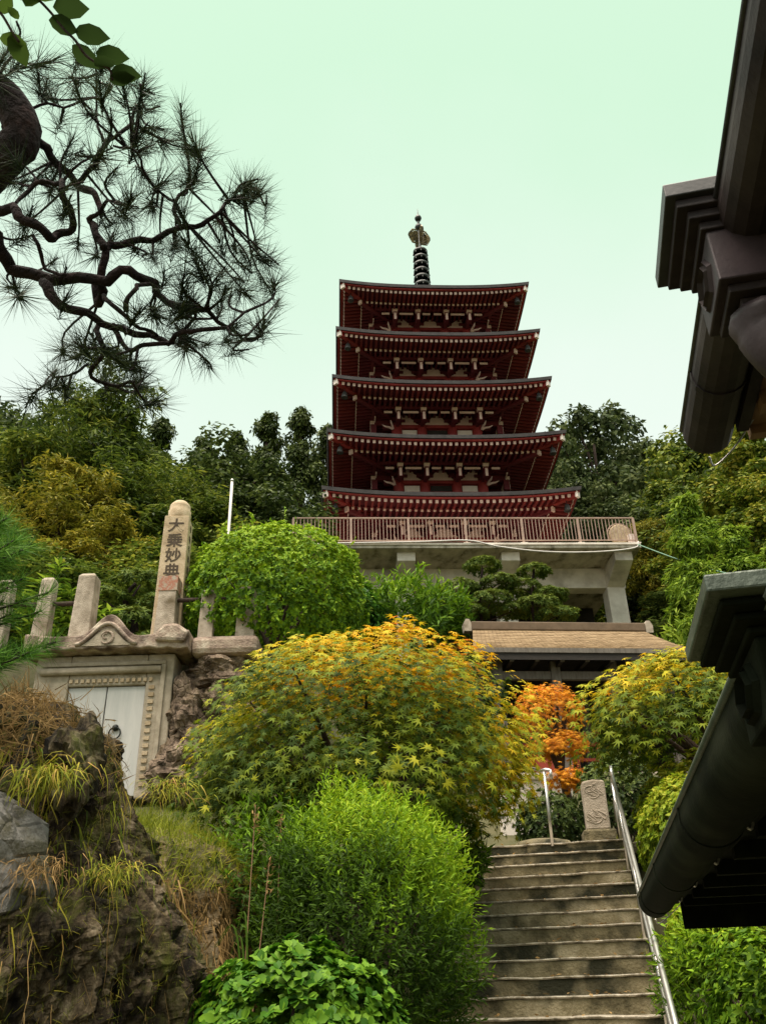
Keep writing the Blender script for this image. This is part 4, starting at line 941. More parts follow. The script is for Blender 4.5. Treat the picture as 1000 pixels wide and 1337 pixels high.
# dry grass and roots hanging over the rock and bank faces
def hang(src, cond, n, L, mat, name, label, spread=.35, up=-1.0, out=.5, shape='blade', cx=None):
    s_ = src[cond]; p = s_[rng.integers(0, len(s_), n)] + rng.normal(0, .04, (n, 3))
    o = unit(p - np.array([cx[0], cx[1], 0]) * [1, 1, 0] - p * [0, 0, 1]); D = unit(o * out + rng.normal(0, spread, (n, 3)) + [0, 0, up])
    return tag(blades(name, p + o * .02, D, unit(o + .5 * rdir(n)), rng.uniform(L[0], L[1], n), mat, tint=rng.random(n), shape=shape), label, 'grass', kind='stuff')
front = cliff_v[:, 1] < 6.3
hang(cliff_v, front & (cliff_v[:, 2] > 2.95), 4600, (.08, .24), 'dry', 'dry_grass', 'tangled dry brown grass on top of the outcrop', .55, -.3, .5, cx=(-2.62, 6.1))
hang(cliff_v, front & (cliff_v[:, 2] > 2.0) & (cliff_v[:, 2] < 3.1), 1500, (.10, .30), 'grass', 'hanging_grass', 'green and straw grass hanging down the rock face', .25, -1.0, .4, cx=(-2.62, 6.1))
hang(bank_v, (bank_v[:, 2] > 1.0) & (bank_v[:, 2] < 2.45) & (bank_v[:, 0] > -2.9) & (bank_v[:, 1] < 10), 9000, (.10, .34), 'dry', 'root_grass', 'brown roots and straw hanging over the bank face', .35, -.9, .4, cx=(-2.62, 9.2))
hang(cliff_v, front & (cliff_v[:, 2] > 1.2) & (cliff_v[:, 2] < 3.2), 420, (.15, .5), 'dry', 'hanging_roots', 'thin pale roots trailing down the rock face', .10, -1.0, .10, shape='strand', cx=(-2.62, 6.1))
hang(cliff_v, front & (cliff_v[:, 2] > 1.0) & (cliff_v[:, 2] < 3.1), 9000, (.03, .08), 'grass', 'moss_tufts', 'short moss and grass clinging to the rock face', .6, -.2, .8, shape='blade', cx=(-2.62, 6.1))
# separate grass tussocks on the rock
for c, L, m_, lb_, n_ in (((-2.02, 5.25, 2.78), .24, 'grass', 'green tussock drooping from a ledge of the outcrop', 260), ((-1.62, 5.45, 2.25), .18, 'grass', 'straw coloured tussock on the side of the outcrop', 240), ((-1.55, 6.3, 2.9), .22, 'grass', 'small tussock in the gap between outcrop and bank', 160), ((-1.95, 5.15, 2.25), .18, 'dry', 'withered tussock low on the rock face', 150)):
    t = thing('grass_tussock', lb_, 'grass', c)
    D = unit(np.stack([rng.normal(.05, .5, n_), rng.normal(-.55, .3, n_), rng.normal(-.35, .45, n_)], 1))
    leaf_obj('blades', leaf_mesh('blades', 'droop', rng.normal(0, .07, (n_, 3)) * [1.3, .5, .6], unit(rdir(n_) * .35 + [0, -.35, .9]), D, rng.uniform(.45, 1, n_) ** 1.3 * L, m_, rng.random(n_)), t)

# ------------------------------------------------------------------ shrubs
def stems(parent, base, tips, r0=.03, r1=.008, mat='bark', name='stem'):
    for k_, tp in enumerate(tips):
        MB().tube(spline([base, Vector(base).lerp(Vector(tp), .5) + Vector((.08 * math.sin(k_ * 2.1), .08 * math.cos(k_ * 1.7), .05)), tp], 4), [r0 + (r1 - r0) * i / 8 for i in range(9)], 6).build(name, mat, parent, smooth=True)

def shrub(name, label, c, rad, mat, leaf, size, tips, k, style='sprig', sq=2.0, stray=0, zlo=-.6, tintf=None, bump=.12, bs=1.6, seed=1.0, count=0, upw=.3, L=.2, cat='shrub', group=None, depth=.3, stem_r=.035, rand=.3, spread=1.0):
    """rounded bush: c is the crown centre in the world"""
    zb = zt(c[0], c[1]); t = thing(name, label, cat, (c[0], c[1], zb), 0, group)
    lc = np.array([0, 0, c[2] - zb]); T, A, d = shell(tips, lc, rad, zlo, bump, bs, seed, depth, sq=sq)
    A = unit(A + [0, 0, upw] + .25 * rdir(len(A)))
    if style == 'sprig': Pn, N, D = sprigs(T, A, k, spread)
    else: Pn, N, D = shoots(T, A, rng.uniform(.6, 1.2, len(T)) * L, k)
    kk = len(Pn) // len(T); up = np.repeat(d[:, 2], kk)
    if stray:
        pk = rng.integers(0, len(T), stray); P2, N2, D2 = shoots(T[pk] - A[pk] * .05, unit(A[pk] + [0, 0, .5] + .4 * rdir(stray)), rng.uniform(.12, .32, stray), 9)
        leaf_obj('stray_shoots', leaf_mesh('stray_shoots', leaf, P2, N2, D2, rng.uniform(.7, 1.1, len(P2)) * size, mat, .55 + .25 * rng.random(len(P2))), t)
    rel = np.linalg.norm((np.repeat(T, kk, 0) - lc) / np.array(rad), axis=1)
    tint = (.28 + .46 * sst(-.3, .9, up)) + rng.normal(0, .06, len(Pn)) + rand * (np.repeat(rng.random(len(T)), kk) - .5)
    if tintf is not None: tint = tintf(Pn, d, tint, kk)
    sz = rng.uniform(.7, 1.15, len(Pn)) * size
    if count: 
        wc = Pn + np.array([c[0], c[1], zb]); pos = t.location
        split_leaves2('foliage', leaf, Pn, N, D, sz, mat, tint, t, count, wc)
    else: leaf_obj('foliage', leaf_mesh('foliage', leaf, Pn, N, D, sz, mat, tint), t)
    ns = 7
    stems(t, (0, 0, -.05), [tuple(lc + np.array([math.cos(q * 2.4) * rad[0] * .6, math.sin(q * 2.4) * rad[1] * .6, rad[2] * (.25 + .4 * (q % 3) / 2)])) for q in range(ns)], stem_r)
    return t

def split_leaves2(name, leaf, Pn, N, D, sz, mat, tint, parent, count, wc):
    dist = np.linalg.norm(wc - np.array(EYE), axis=1); order = np.argsort(dist); pick = rng.permutation(order[:count * 8])[:count]
    rest = np.setdiff1d(np.arange(len(Pn)), pick)
    leaf_obj(name, leaf_mesh(name, leaf, Pn[rest], N[rest], D[rest], sz[rest], mat, tint[rest]), parent)
    steps = 8; qs = np.quantile(tint[pick], np.linspace(0, 1, steps + 1)); ms = []
    for i in range(steps): ms.append(leaf_mesh('leaf', leaf, np.zeros((1, 3)), np.array([[0, 0, 1.]]), np.array([[0, 1., 0]]), 1.0, mat, (qs[i] + qs[i + 1]) / 2))
    for i in pick:
        Zv = unit(N[i]); Yv = unit(D[i] - (D[i] @ Zv) * Zv); Xv = np.cross(Yv, Zv); s_ = sz[i]; p = Pn[i]
        j = min(steps - 1, max(0, int(np.searchsorted(qs, tint[i]) - 1)))
        o = bpy.data.objects.new('leaf', ms[j]); COL.objects.link(o); o.parent = parent
        o.matrix_local = Matrix(((Xv[0] * s_, Yv[0] * s_, Zv[0] * s_, p[0]), (Xv[1] * s_, Yv[1] * s_, Zv[1] * s_, p[1]), (Xv[2] * s_, Yv[2] * s_, Zv[2] * s_, p[2]), (0, 0, 0, 1)))

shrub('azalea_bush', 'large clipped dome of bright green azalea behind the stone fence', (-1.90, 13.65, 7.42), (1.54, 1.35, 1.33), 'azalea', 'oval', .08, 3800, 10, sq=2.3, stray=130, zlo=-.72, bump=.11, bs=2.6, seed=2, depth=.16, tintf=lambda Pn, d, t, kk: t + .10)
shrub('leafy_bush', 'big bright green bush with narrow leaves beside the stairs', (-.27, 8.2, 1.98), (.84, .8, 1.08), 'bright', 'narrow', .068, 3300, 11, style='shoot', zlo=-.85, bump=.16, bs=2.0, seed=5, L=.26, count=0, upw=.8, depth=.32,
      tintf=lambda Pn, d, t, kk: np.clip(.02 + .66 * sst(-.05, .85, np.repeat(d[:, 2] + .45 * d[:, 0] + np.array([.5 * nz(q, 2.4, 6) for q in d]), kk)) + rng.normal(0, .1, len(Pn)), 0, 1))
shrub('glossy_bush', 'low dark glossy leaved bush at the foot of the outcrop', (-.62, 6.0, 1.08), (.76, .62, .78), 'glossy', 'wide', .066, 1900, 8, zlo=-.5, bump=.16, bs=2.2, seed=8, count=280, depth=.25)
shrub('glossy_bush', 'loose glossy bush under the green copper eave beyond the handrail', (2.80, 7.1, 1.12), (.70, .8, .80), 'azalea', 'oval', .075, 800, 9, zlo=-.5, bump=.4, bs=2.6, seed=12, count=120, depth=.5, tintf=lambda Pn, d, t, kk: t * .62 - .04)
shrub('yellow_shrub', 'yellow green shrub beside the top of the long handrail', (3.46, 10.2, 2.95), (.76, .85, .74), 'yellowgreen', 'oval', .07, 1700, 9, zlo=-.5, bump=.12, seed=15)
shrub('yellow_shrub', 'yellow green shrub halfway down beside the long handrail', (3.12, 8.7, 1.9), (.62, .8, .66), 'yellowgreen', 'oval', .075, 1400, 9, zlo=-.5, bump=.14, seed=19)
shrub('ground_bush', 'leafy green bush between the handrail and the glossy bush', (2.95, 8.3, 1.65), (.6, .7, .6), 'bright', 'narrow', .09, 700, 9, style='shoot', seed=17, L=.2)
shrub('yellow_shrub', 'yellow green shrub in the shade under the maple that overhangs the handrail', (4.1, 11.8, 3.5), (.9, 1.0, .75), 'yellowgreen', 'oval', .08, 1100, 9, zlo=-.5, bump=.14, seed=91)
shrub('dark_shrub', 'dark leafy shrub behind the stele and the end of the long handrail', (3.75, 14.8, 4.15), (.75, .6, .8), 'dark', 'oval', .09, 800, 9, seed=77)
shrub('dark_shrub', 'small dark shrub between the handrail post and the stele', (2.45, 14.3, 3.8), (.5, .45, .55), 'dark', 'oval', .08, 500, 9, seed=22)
shrub('leafy_bush', 'loose leafy bush between the azalea dome and the trimmed pines', (.7, 25.6, 11.75), (1.5, 1.0, 1.1), 'azalea', 'narrow', .3, 420, 9, style='shoot', L=.6, seed=25, bump=.5, upw=.9, tintf=lambda Pn, d, t, kk: t * .7)
shrub('leafy_bush', 'dark leafy bush below the platform beside the azalea dome', (-1.3, 24.0, 11.2), (1.3, 1.0, 1.4), 'glossy', 'oval', .2, 600, 9, seed=28, bump=.3)
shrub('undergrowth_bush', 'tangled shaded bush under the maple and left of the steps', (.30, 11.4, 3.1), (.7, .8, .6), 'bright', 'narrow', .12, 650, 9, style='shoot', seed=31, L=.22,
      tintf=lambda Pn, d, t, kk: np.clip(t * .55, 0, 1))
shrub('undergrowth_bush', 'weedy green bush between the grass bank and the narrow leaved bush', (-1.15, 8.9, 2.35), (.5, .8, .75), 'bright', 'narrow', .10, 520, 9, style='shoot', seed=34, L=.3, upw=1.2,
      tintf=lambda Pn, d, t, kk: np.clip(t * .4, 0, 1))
shrub('hill_bush', 'dark bush filling the slope beside the tan shingled roof', (1.2, 21.0, 7.6), (1.5, 1.3, 1.5), 'dark', 'oval', .2, 700, 9, seed=40, bump=.3)
shrub('hill_bush', 'bushy green growth beyond the tan roof beside the platform column', (10.6, 27.0, 10.2), (1.7, 1.2, 1.6), 'bamboo', 'narrow', .34, 700, 9, style='shoot', seed=43, bump=.3, L=.5)

# ------------------------------------------------------------------ maples
def maple(name, label, c, rad, zlo, sprays, per, size, mat, tintf, count, base, seed, group=None, skirt=0.0):
    zb = zt(base[0], base[1]); t = thing(name, label, 'tree', (base[0], base[1], zb), 0, group)
    off = np.array([c[0] - base[0], c[1] - base[1], c[2] - zb])
    T, A, d = shell(sprays, off, rad, zlo, .15, 2.3, seed, .34, sq=2.5)
    # foliage in overhanging tiers with darker gaps between them
    ph = np.array([(p[2] * rad[2] * 2.6 + .9 * nz(p, 2.0, seed + 8)) % 1.0 for p in d])
    T = off + (T - off) * (1.05 - .20 * (1 - ph))[:, None] ** np.where(d[:, 2:3] > .8, .3, 1.0)
    hole = np.array([nz(p, 3.1, seed + 2) for p in d]); kp = (hole > -.30) & ((ph > .12) | (d[:, 2] > .8)); T, A, d = T[kp], A[kp], d[kp]
    n = len(T); P_, N_, D_, U_ = [], [], [], []
    outv = unit(np.stack([d[:, 0], d[:, 1], 0 * d[:, 0] + 1e-3], 1))
    for i in range(per):
        q = rdir(n); q = unit(q - (q * A).sum(1, keepdims=True) * A); rr2 = rng.random((n, 1)) ** .6 * .32
        nn = unit(A * .6 + [0, -.15, .6] + .42 * rdir(n))
        P_.append(T + q * rr2 + A * rng.normal(0, .03, (n, 1)) - [0, 0, .25] * rr2)
        N_.append(nn); D_.append(unit(outv * .45 + q * .9 + [0, 0, -.35] + .5 * rdir(n))); U_.append(d)
    Pn, N, D, U = (np.concatenate(q) for q in (P_, N_, D_, U_))
    tint = tintf(Pn - off, U)
    sz = rng.uniform(.55, 1.2, len(Pn)) * size
    if count: split_leaves2('foliage', 'maple', Pn, N, D, sz, mat, tint, t, count, Pn + np.array([base[0], base[1], zb]))
    else: leaf_obj('foliage', leaf_mesh('foliage', 'maple', Pn, N, D, sz, mat, tint), t)
    tk = MB(); fork = off * [.3, .3, .45]; fork[2] = max(.3, fork[2])
    tk.tube(spline([(0, 0, -.1), tuple(fork * .5 + [.05, 0, 0]), tuple(fork)], 5), [.11 - .04 * i / 10 for i in range(11)], 9); tko = tk.build('trunk', 'bark', t, smooth=True)
    for q in range(11):
        a = q * 2.39; tip = off + np.array([math.cos(a) * rad[0] * .72, math.sin(a) * rad[1] * .72, rad[2] * (.2 + .45 * ((q * 37) % 10) / 10)])
        l = MB(); l.tube(spline([tuple(fork * .92), tuple(fork * .5 + tip * .5 + np.array([0, 0, .15])), tuple(tip)], 5), [.06 - .05 * i / 10 for i in range(11)], 6); l.build('limb', 'bark', t, smooth=True)
    return t
def tint_big(q, U):
    top = sst(.35, .95, U[:, 2]) ; right = sst(.35, 1.0, U[:, 0]) * sst(-.5, .3, U[:, 2] + .2)
    left = sst(.6, 1.0, -U[:, 0]) * sst(-.1, .4, U[:, 2])
    pn = np.array([nz(p, 1.1, 4) for p in U * 2.0])
    return np.clip(.10 + .55 * top ** 1.2 + .40 * right + .34 * left + .20 * pn + rng.normal(0, .08, len(q)), 0, 1)
maple('maple_tree', 'broad domed maple with green leaves turning orange along the crown', (-.33, 10.2, 3.86), (1.96, 1.6, 1.56), -.36, 1400, 15, .15, 'maple', tint_big, 300, (-.3, 10.4), 3)
def tint_side(q, U):
    top = sst(.2, .95, U[:, 2] - .35 * U[:, 0]); pn = np.array([nz(p, 1.1, 14) for p in U * 2.0])
    return np.clip(.08 + .46 * top ** 1.6 + .16 * pn + rng.normal(0, .08, len(q)), 0, 1)
maple('maple_tree', 'green maple with orange shoulder leaning over the long handrail', (4.22, 11.5, 4.50), (1.60, 1.2, 1.08), -.12, 480, 15, .178, 'maple', tint_side, 260, (4.6, 11.8), 7)
om = lambda q, U: np.clip(.45 + .3 * U[:, 2] + rng.normal(0, .15, len(q)), 0, 1)
t_om = maple('orange_maple', 'small bright orange maple in front of the dark hall', (3.14, 17, 6.42), (.62, .5, .5), -.4, 150, 16, .12, 'maple_orange', om, 0, (3.35, 17.2), 21)
# two lower layers of the same small tree
for c, rad, n_ in (((3.27, 16.9, 5.62), (.52, .45, .26), 90), ((3.25, 16.6, 4.95), (.34, .3, .16), 50)):
    lo = np.array(c) - np.array(t_om.location); T, A, d = shell(n_, lo, rad, -.3, .12, 1.7, 9, .25)
    Pn = np.repeat(T, 15, 0) + rng.normal(0, .07, (len(T) * 15, 3)); U = np.repeat(d, 15, 0)
    leaf_obj('foliage', leaf_mesh('foliage', 'maple', Pn, unit(np.repeat(A, 15, 0) + [0, 0, .6] + .3 * rdir(len(Pn))), unit(U + [0, 0, -.4] + .4 * rdir(len(Pn))), .11, 'maple_orange', om(Pn, U)), t_om)

# ------------------------------------------------------------------ weeds in front of the maple
def weed(label, x, y, h, n, size, mat='weed', lean=(0, 0)):
    t = thing('tall_weed', label, 'weed', (x, y, zt(x, y)))
    tip = Vector((lean[0], lean[1], h)); pts = spline([(0, 0, -.03), (lean[0] * .3, lean[1] * .3, h * .5), tuple(tip)], 5)
    MB().tube(pts, [.009 - .006 * i / 10 for i in range(11)], 5).build('stalk', mat, t)
    tt = rng.uniform(.25, 1, n) ** .8; P_ = np.array([tuple(Vector((0, 0, 0)).lerp(tip, float(q))) for q in tt])
    a = rng.uniform(0, 6.28, n); D = unit(np.stack([np.cos(a), np.sin(a), .25 + .8 * tt], 1)); N = unit(np.stack([-np.cos(a) * .4, -np.sin(a) * .4, np.ones(n)], 1))
    for i in range(n):
        if i < 60: pass
    leaf_obj('leaves', leaf_mesh('leaves', 'narrow', P_, N, D, size * (1.15 - .6 * tt), mat, rng.random(n)), t)
weed('tall pale leafy weed spike rising before the middle of the maple', -.22, 8.55, 2.65, 60, .17)
weed('thin leafy weed just beside the tall pale spike', -.42, 8.6, 2.45, 46, .14)
weed('slender weed standing at the bank side of the bush top', -.95, 8.4, 2.2, 46, .15)
for x, y, h, ln in ((-1.2, 7.6, 2.2, (.05, 0)), (-1.15, 7.5, 1.8, (.14, .05)), (-1.0, 8.0, 2.0, (.02, 0))):
    t = thing('dry_stalk', ('tallest' if h > 2.1 else 'shortest' if h < 1.9 else 'middle') + ' of the thin dry brown stalks before the grass bank', 'weed', (x, y, zt(x, y)), group='dry stalks by the grass bank')
    MB().tube([(0, 0, -.03), (ln[0] * .5, ln[1] * .5, h * .5), (ln[0], ln[1], h)], [.006, .005, .003], 5).build('stalk', 'tan_wood', t)
    n_ = 26; leaf_obj('seed_head', leaf_mesh('seed_head', 'narrow', np.array([[ln[0], ln[1], h]]) + rng.normal(0, .012, (n_, 3)) + np.outer(rng.random(n_), [0, 0, -.25]), rdir(n_), unit(rng.normal(0, .35, (n_, 3)) + [0, 0, 1]), .05, 'dry', rng.random(n_)), t)
t = thing('grass_clump', 'long arching green grass blades over the low glossy bush', 'grass', (-.95, 6.35, zt(-.95, 6.35)))
n_ = 16
for i in range(n_):
    a = rng.uniform(-.6, 2.2); l = rng.uniform(.5, 1.0); h0 = rng.uniform(1.3, 1.9)
    p = spline([(0, 0, 0), (.1 * math.cos(a), .1 * math.sin(a) - .05, h0 * .75), (l * .45 * math.cos(a), l * .3 * math.sin(a) - .1, h0 * 1.05), (l * .9 * math.cos(a), l * .4 * math.sin(a) - .15, h0 * 1.02 - .1 * l)], 5)
    b = MB(); w = .008
    for j, q in enumerate(p):
        ww = w * (1 - (j / (len(p) - 1)) ** 2) + .0008; sd_ = Vector((-math.sin(a), math.cos(a), 0)) * ww
        b.v += [tuple(q - sd_), tuple(q + Vector((0, 0, -.003))), tuple(q + sd_)]
    for j in range(len(p) - 1):
        o_ = j * 3; b.f += [(o_, o_ + 1, o_ + 4, o_ + 3), (o_ + 1, o_ + 2, o_ + 5, o_ + 4)]
    b.build('blade', 'bamboo', t)

# ------------------------------------------------------------------ black pine overhanging from beside the path
PINE = [
    ([(-1.349, 2.118, 3.893), (-1.311, 2.189, 3.889), (-1.255, 2.235, 3.856), (-1.081, 2.219, 3.788), (-0.953, 2.179, 3.759), (-0.849, 2.188, 3.785), (-0.788, 2.247, 3.803), (-0.759, 2.284, 3.761), (-0.679, 2.260, 3.692), (-0.583, 2.236, 3.651), (-0.524, 2.288, 3.624), (-0.468, 2.361, 3.612)], 0.055, 0.01),
    ([(-1.142, 2.196, 3.739), (-1.048, 2.189, 3.641), (-0.946, 2.222, 3.610), (-0.878, 2.291, 3.611), (-0.795, 2.312, 3.611), (-0.695, 2.280, 3.566), (-0.597, 2.235, 3.552), (-0.526, 2.251, 3.577), (-0.457, 2.276, 3.654)], 0.035, 0.009),
    ([(-0.697, 2.288, 3.573), (-0.771, 2.253, 3.526), (-0.840, 2.270, 3.524), (-0.890, 2.296, 3.601), (-0.917, 2.294, 3.644)], 0.014, 0.018),
    ([(-1.273, 1.985, 3.896), (-1.211, 1.959, 3.849), (-1.118, 1.934, 3.789), (-1.075, 1.968, 3.766), (-1.036, 2.027, 3.784), (-0.993, 2.027, 3.812), (-0.973, 1.965, 3.816), (-0.982, 1.905, 3.837), (-0.992, 1.906, 3.898), (-1.065, 1.942, 3.952), (-1.130, 1.960, 3.922), (-1.160, 1.939, 3.840)], 0.04, 0.012),
    ([(-0.932, 2.140, 3.853), (-0.971, 2.156, 3.949), (-1.001, 2.151, 4.008), (-0.951, 2.102, 3.999), (-0.879, 2.050, 3.992)], 0.028, 0.01),
    ([(-1.001, 2.293, 3.856), (-0.978, 2.300, 3.755), (-0.942, 2.218, 3.796), (-0.949, 2.185, 3.885), (-0.876, 2.222, 3.943), (-0.788, 2.222, 3.980), (-0.695, 2.173, 3.963), (-0.606, 2.128, 3.951), (-0.532, 2.126, 4.009), (-0.483, 2.147, 4.095), (-0.414, 2.140, 4.117)], 0.034, 0.01),
    ([(-0.697, 2.172, 3.986), (-0.703, 2.150, 4.043), (-0.674, 2.159, 4.150), (-0.665, 2.136, 4.241)], 0.018, 0.007),
    ([(-1.098, 2.204, 4.247), (-1.006, 2.125, 4.277), (-0.972, 2.097, 4.345), (-0.905, 2.115, 4.437), (-0.860, 2.090, 4.530), (-0.833, 2.019, 4.559)], 0.022, 0.007),
    ([(-0.986, 2.128, 4.386), (-1.038, 2.132, 4.502), (-1.045, 2.102, 4.613), (-1.039, 2.015, 4.678)], 0.012, 0.006),
    ([(-1.188, 2.016, 4.267), (-1.147, 2.044, 4.234), (-1.125, 2.113, 4.233), (-1.076, 2.161, 4.195), (-1.004, 2.143, 4.130), (-0.967, 2.137, 4.040)], 0.03, 0.022),
    ([(-0.959, 2.258, 3.628), (-0.934, 2.259, 3.516), (-0.962, 2.301, 3.468), (-0.950, 2.376, 3.458), (-0.867, 2.389, 3.472), (-0.809, 2.352, 3.435)], 0.02, 0.008),
    ([(-0.975, 2.332, 3.494), (-1.011, 2.289, 3.461), (-1.071, 2.310, 3.452), (-1.127, 2.373, 3.462)], 0.01, 0.006),
    ([(-0.629, 2.243, 3.667), (-0.644, 2.313, 3.665), (-0.701, 2.353, 3.643)], 0.012, 0.012),
    ([(-0.853, 2.232, 3.622), (-0.833, 2.194, 3.681), (-0.776, 2.217, 3.758)], 0.018, 0.014),
    ([(-0.924, 2.215, 3.704), (-0.876, 2.197, 3.628), (-0.806, 2.235, 3.588), (-0.757, 2.298, 3.598)], 0.016, 0.012),
    ([(-1.289, 1.857, 4.364), (-1.246, 1.857, 4.487), (-1.242, 1.834, 4.579), (-1.210, 1.779, 4.582)], 0.014, 0.007),
    ([(-1.219, 1.971, 4.348), (-1.165, 1.964, 4.379), (-1.071, 2.001, 4.435), (-0.997, 2.006, 4.475)], 0.013, 0.006),
    ([(-0.905, 2.031, 4.240), (-0.840, 2.054, 4.216), (-0.801, 2.140, 4.184), (-0.751, 2.191, 4.141), (-0.672, 2.199, 4.030)], 0.008, 0.012),
    ([(-1.157, 2.091, 3.857), (-1.126, 2.158, 3.789), (-1.044, 2.136, 3.735)], 0.012, 0.012),
]
TUFTS = [(-1.11, 1.81, 4.33), (-1.12, 1.91, 4.55), (-1.20, 1.80, 4.52), (-1.04, 1.92, 4.62), (-0.96, 1.94, 4.61), (-0.80, 1.75, 4.20), (-0.73, 1.74, 4.15), (-0.80, 2.12, 4.57), (-0.64, 1.90, 4.19), (-0.60, 1.92, 4.12), (-0.65, 2.27, 4.50), (-0.65, 2.07, 4.16), (-0.92, 2.12, 4.57), (-0.92, 1.97, 4.36), (-1.04, 2.05, 4.44), (-0.98, 1.88, 4.09), (-1.12, 2.04, 4.45), (-1.26, 2.10, 4.64), (-0.78, 2.06, 4.27), (-0.87, 2.14, 4.41), (-0.76, 2.18, 4.23), (-0.82, 1.89, 3.95), (-1.03, 2.19, 4.33), (-1.04, 2.09, 4.29), (-1.10, 2.03, 4.01), (-1.09, 1.93, 3.83), (-1.36, 2.35, 4.20), (-1.20, 2.18, 3.97), (-1.33, 2.39, 3.92), (-1.36, 2.48, 3.97), (-1.18, 2.34, 4.02), (-1.15, 2.42, 4.14), (-1.07, 2.20, 3.83), (-1.05, 2.38, 4.06), (-0.82, 2.21, 3.88), (-0.83, 2.42, 4.16), (-0.77, 2.41, 4.11), (-0.59, 2.05, 3.70), (-0.57, 2.07, 3.71), (-0.50, 2.12, 3.73), (-0.58, 2.40, 4.23), (-0.55, 2.18, 3.93), (-0.47, 2.17, 4.20), (-0.39, 2.02, 4.03), (-0.38, 2.14, 4.09), (-0.43, 2.09, 4.01), (-0.38, 2.06, 4.03), (-0.38, 2.30, 3.90), (-0.35, 2.30, 3.91), (-0.45, 2.42, 4.11), (-0.51, 2.32, 3.99), (-0.51, 2.50, 4.02), (-0.41, 2.47, 3.96), (-0.38, 2.56, 3.99), (-0.41, 2.44, 3.78), (-0.43, 2.21, 3.51), (-0.58, 2.56, 3.80), (-0.66, 2.63, 3.83), (-0.74, 2.59, 3.80), (-0.64, 2.35, 3.79), (-0.83, 2.43, 3.84), (-0.78, 2.18, 3.62), (-0.75, 2.49, 3.89), (-0.73, 2.39, 3.73), (-0.97, 2.26, 3.58), (-0.98, 2.16, 3.46), (-1.20, 2.58, 3.76), (-1.26, 2.68, 3.77), (-1.03, 2.23, 3.37), (-1.14, 2.57, 3.72), (-0.97, 2.35, 3.59), (-0.84, 2.24, 3.43), (-0.82, 2.32, 3.49), (-0.88, 2.58, 3.64), (-0.92, 2.65, 3.67), (-0.80, 2.20, 3.37), (-0.99, 2.51, 3.57), (-0.83, 1.85, 3.99), (-1.20, 2.16, 4.33), (-1.18, 2.02, 4.06), (-0.85, 2.32, 4.26), (-0.94, 2.40, 4.26), (-0.93, 2.20, 3.99), (-0.88, 2.33, 4.41), (-0.68, 2.05, 3.98), (-0.78, 1.94, 3.88), (-0.63, 2.15, 4.19), (-1.15, 1.69, 4.27), (-1.21, 1.81, 4.27), (-1.20, 1.86, 4.46), (-1.17, 1.97, 4.53), (-0.89, 1.79, 4.25), (-0.95, 1.74, 4.18), (-0.99, 2.09, 4.66), (-0.76, 1.93, 4.22), (-0.77, 2.24, 4.52), (-0.80, 2.19, 4.53), (-0.60, 2.02, 4.13), (-0.67, 1.96, 4.36), (-0.77, 1.97, 4.42), (-0.45, 2.34, 3.91), (-0.37, 2.33, 3.87), (-0.52, 2.33, 3.82), (-0.56, 2.38, 3.80), (-0.49, 2.53, 3.97), (-0.43, 2.36, 3.69), (-0.49, 2.32, 3.66), (-1.36, 2.20, 4.28), (-1.21, 1.94, 4.09)]
pn = thing('pine_tree', 'gnarled black pine with twisting limbs and spiky needle tufts', 'tree', (-2.75, 3.3, zt(-2.75, 3.3)))
pz = Vector(pn.location)
def loc_(pts): return [Vector(p) - pz for p in pts]
trunk = spline(loc_([(-2.75, 3.3, -.1), (-2.5, 3.2, 1.2), (-2.15, 2.95, 2.4), (-1.75, 2.5, 3.35), (-1.52, 2.12, 3.95), (-1.33, 2.02, 4.10), (-1.215, 1.98, 4.21), (-1.25, 1.93, 4.33), (-1.40, 1.86, 4.46), (-1.75, 1.7, 4.8), (-2.2, 1.5, 5.4)]), 6)
m_ = len(trunk)
tb = MB(); tb.tube(trunk, [float(np.interp(i / (m_ - 1), [0, .35, .55, .8, 1], [.18, .11, .066, .06, .05])) * (1 + .12 * mnoise.noise(Vector((i * .9, 0, 0)))) for i in range(m_)], 14); tb.build('trunk', 'pine_bark', pn, smooth=True)
samples = []
starts = {0: (-1.75, 2.5, 3.35), 3: (-1.52, 2.12, 3.95), 15: (-1.30, 1.9, 4.38)}
for k_, (pts, ra, rb_) in enumerate(PINE):
    if k_ in starts: pts = [starts[k_]] + pts
    sp_ = spline(loc_(pts), 4); n_ = len(sp_)
    sp_ = [q + Vector((mnoise.noise(q * 14), mnoise.noise(q * 14 + Vector((9, 0, 0))), mnoise.noise(q * 14 + Vector((0, 9, 0))))) * .026 for q in sp_]
    l = MB(); l.tube(sp_, [.56 * (ra + (rb_ - ra) * i / (n_ - 1)) * (.85 + .35 * abs(mnoise.noise(Vector((i * .7, k_, 0))))) for i in range(n_)], 8); l.build('limb', 'pine_bark', pn, smooth=True)
    samples += sp_[2:]
SA = np.array([tuple(q) for q in samples])
tw_ = MB(); tp, ta = [], []
tuf = np.array(TUFTS) - np.array(pz)
extra = SA[rng.integers(0, len(SA), 34)] + rng.normal(0, .10, (34, 3)) + [0, 0, .03]
extra = extra[extra[:, 2] > 3.3 - pz.z]
tuf = np.concatenate([tuf, extra])
for q in tuf:
    j = int(np.argmin(np.linalg.norm(SA - q, axis=1))); a = Vector(SA[j]); b = Vector(q); dd = b - a
    mid = a.lerp(b, .55) + Vector((rng.normal(0, .02), rng.normal(0, .02), -.02))
    tw_.tube(spline([a, mid, b], 3), [.0055, .005, .0045, .004, .0035, .003, .0028], 5)
    ax_v = (b - mid).normalized() + Vector((0, 0, .35)); tp.append(q); ta.append(tuple(ax_v.normalized()))
tw_.build('twigs', 'pine_bark', pn, kind='stuff')
tp = np.array(tp); ta = np.array(ta); per = 95
P_ = np.repeat(tp, per, 0); A_ = np.repeat(ta, per, 0); back = rng.random((len(P_), 1)) * .07
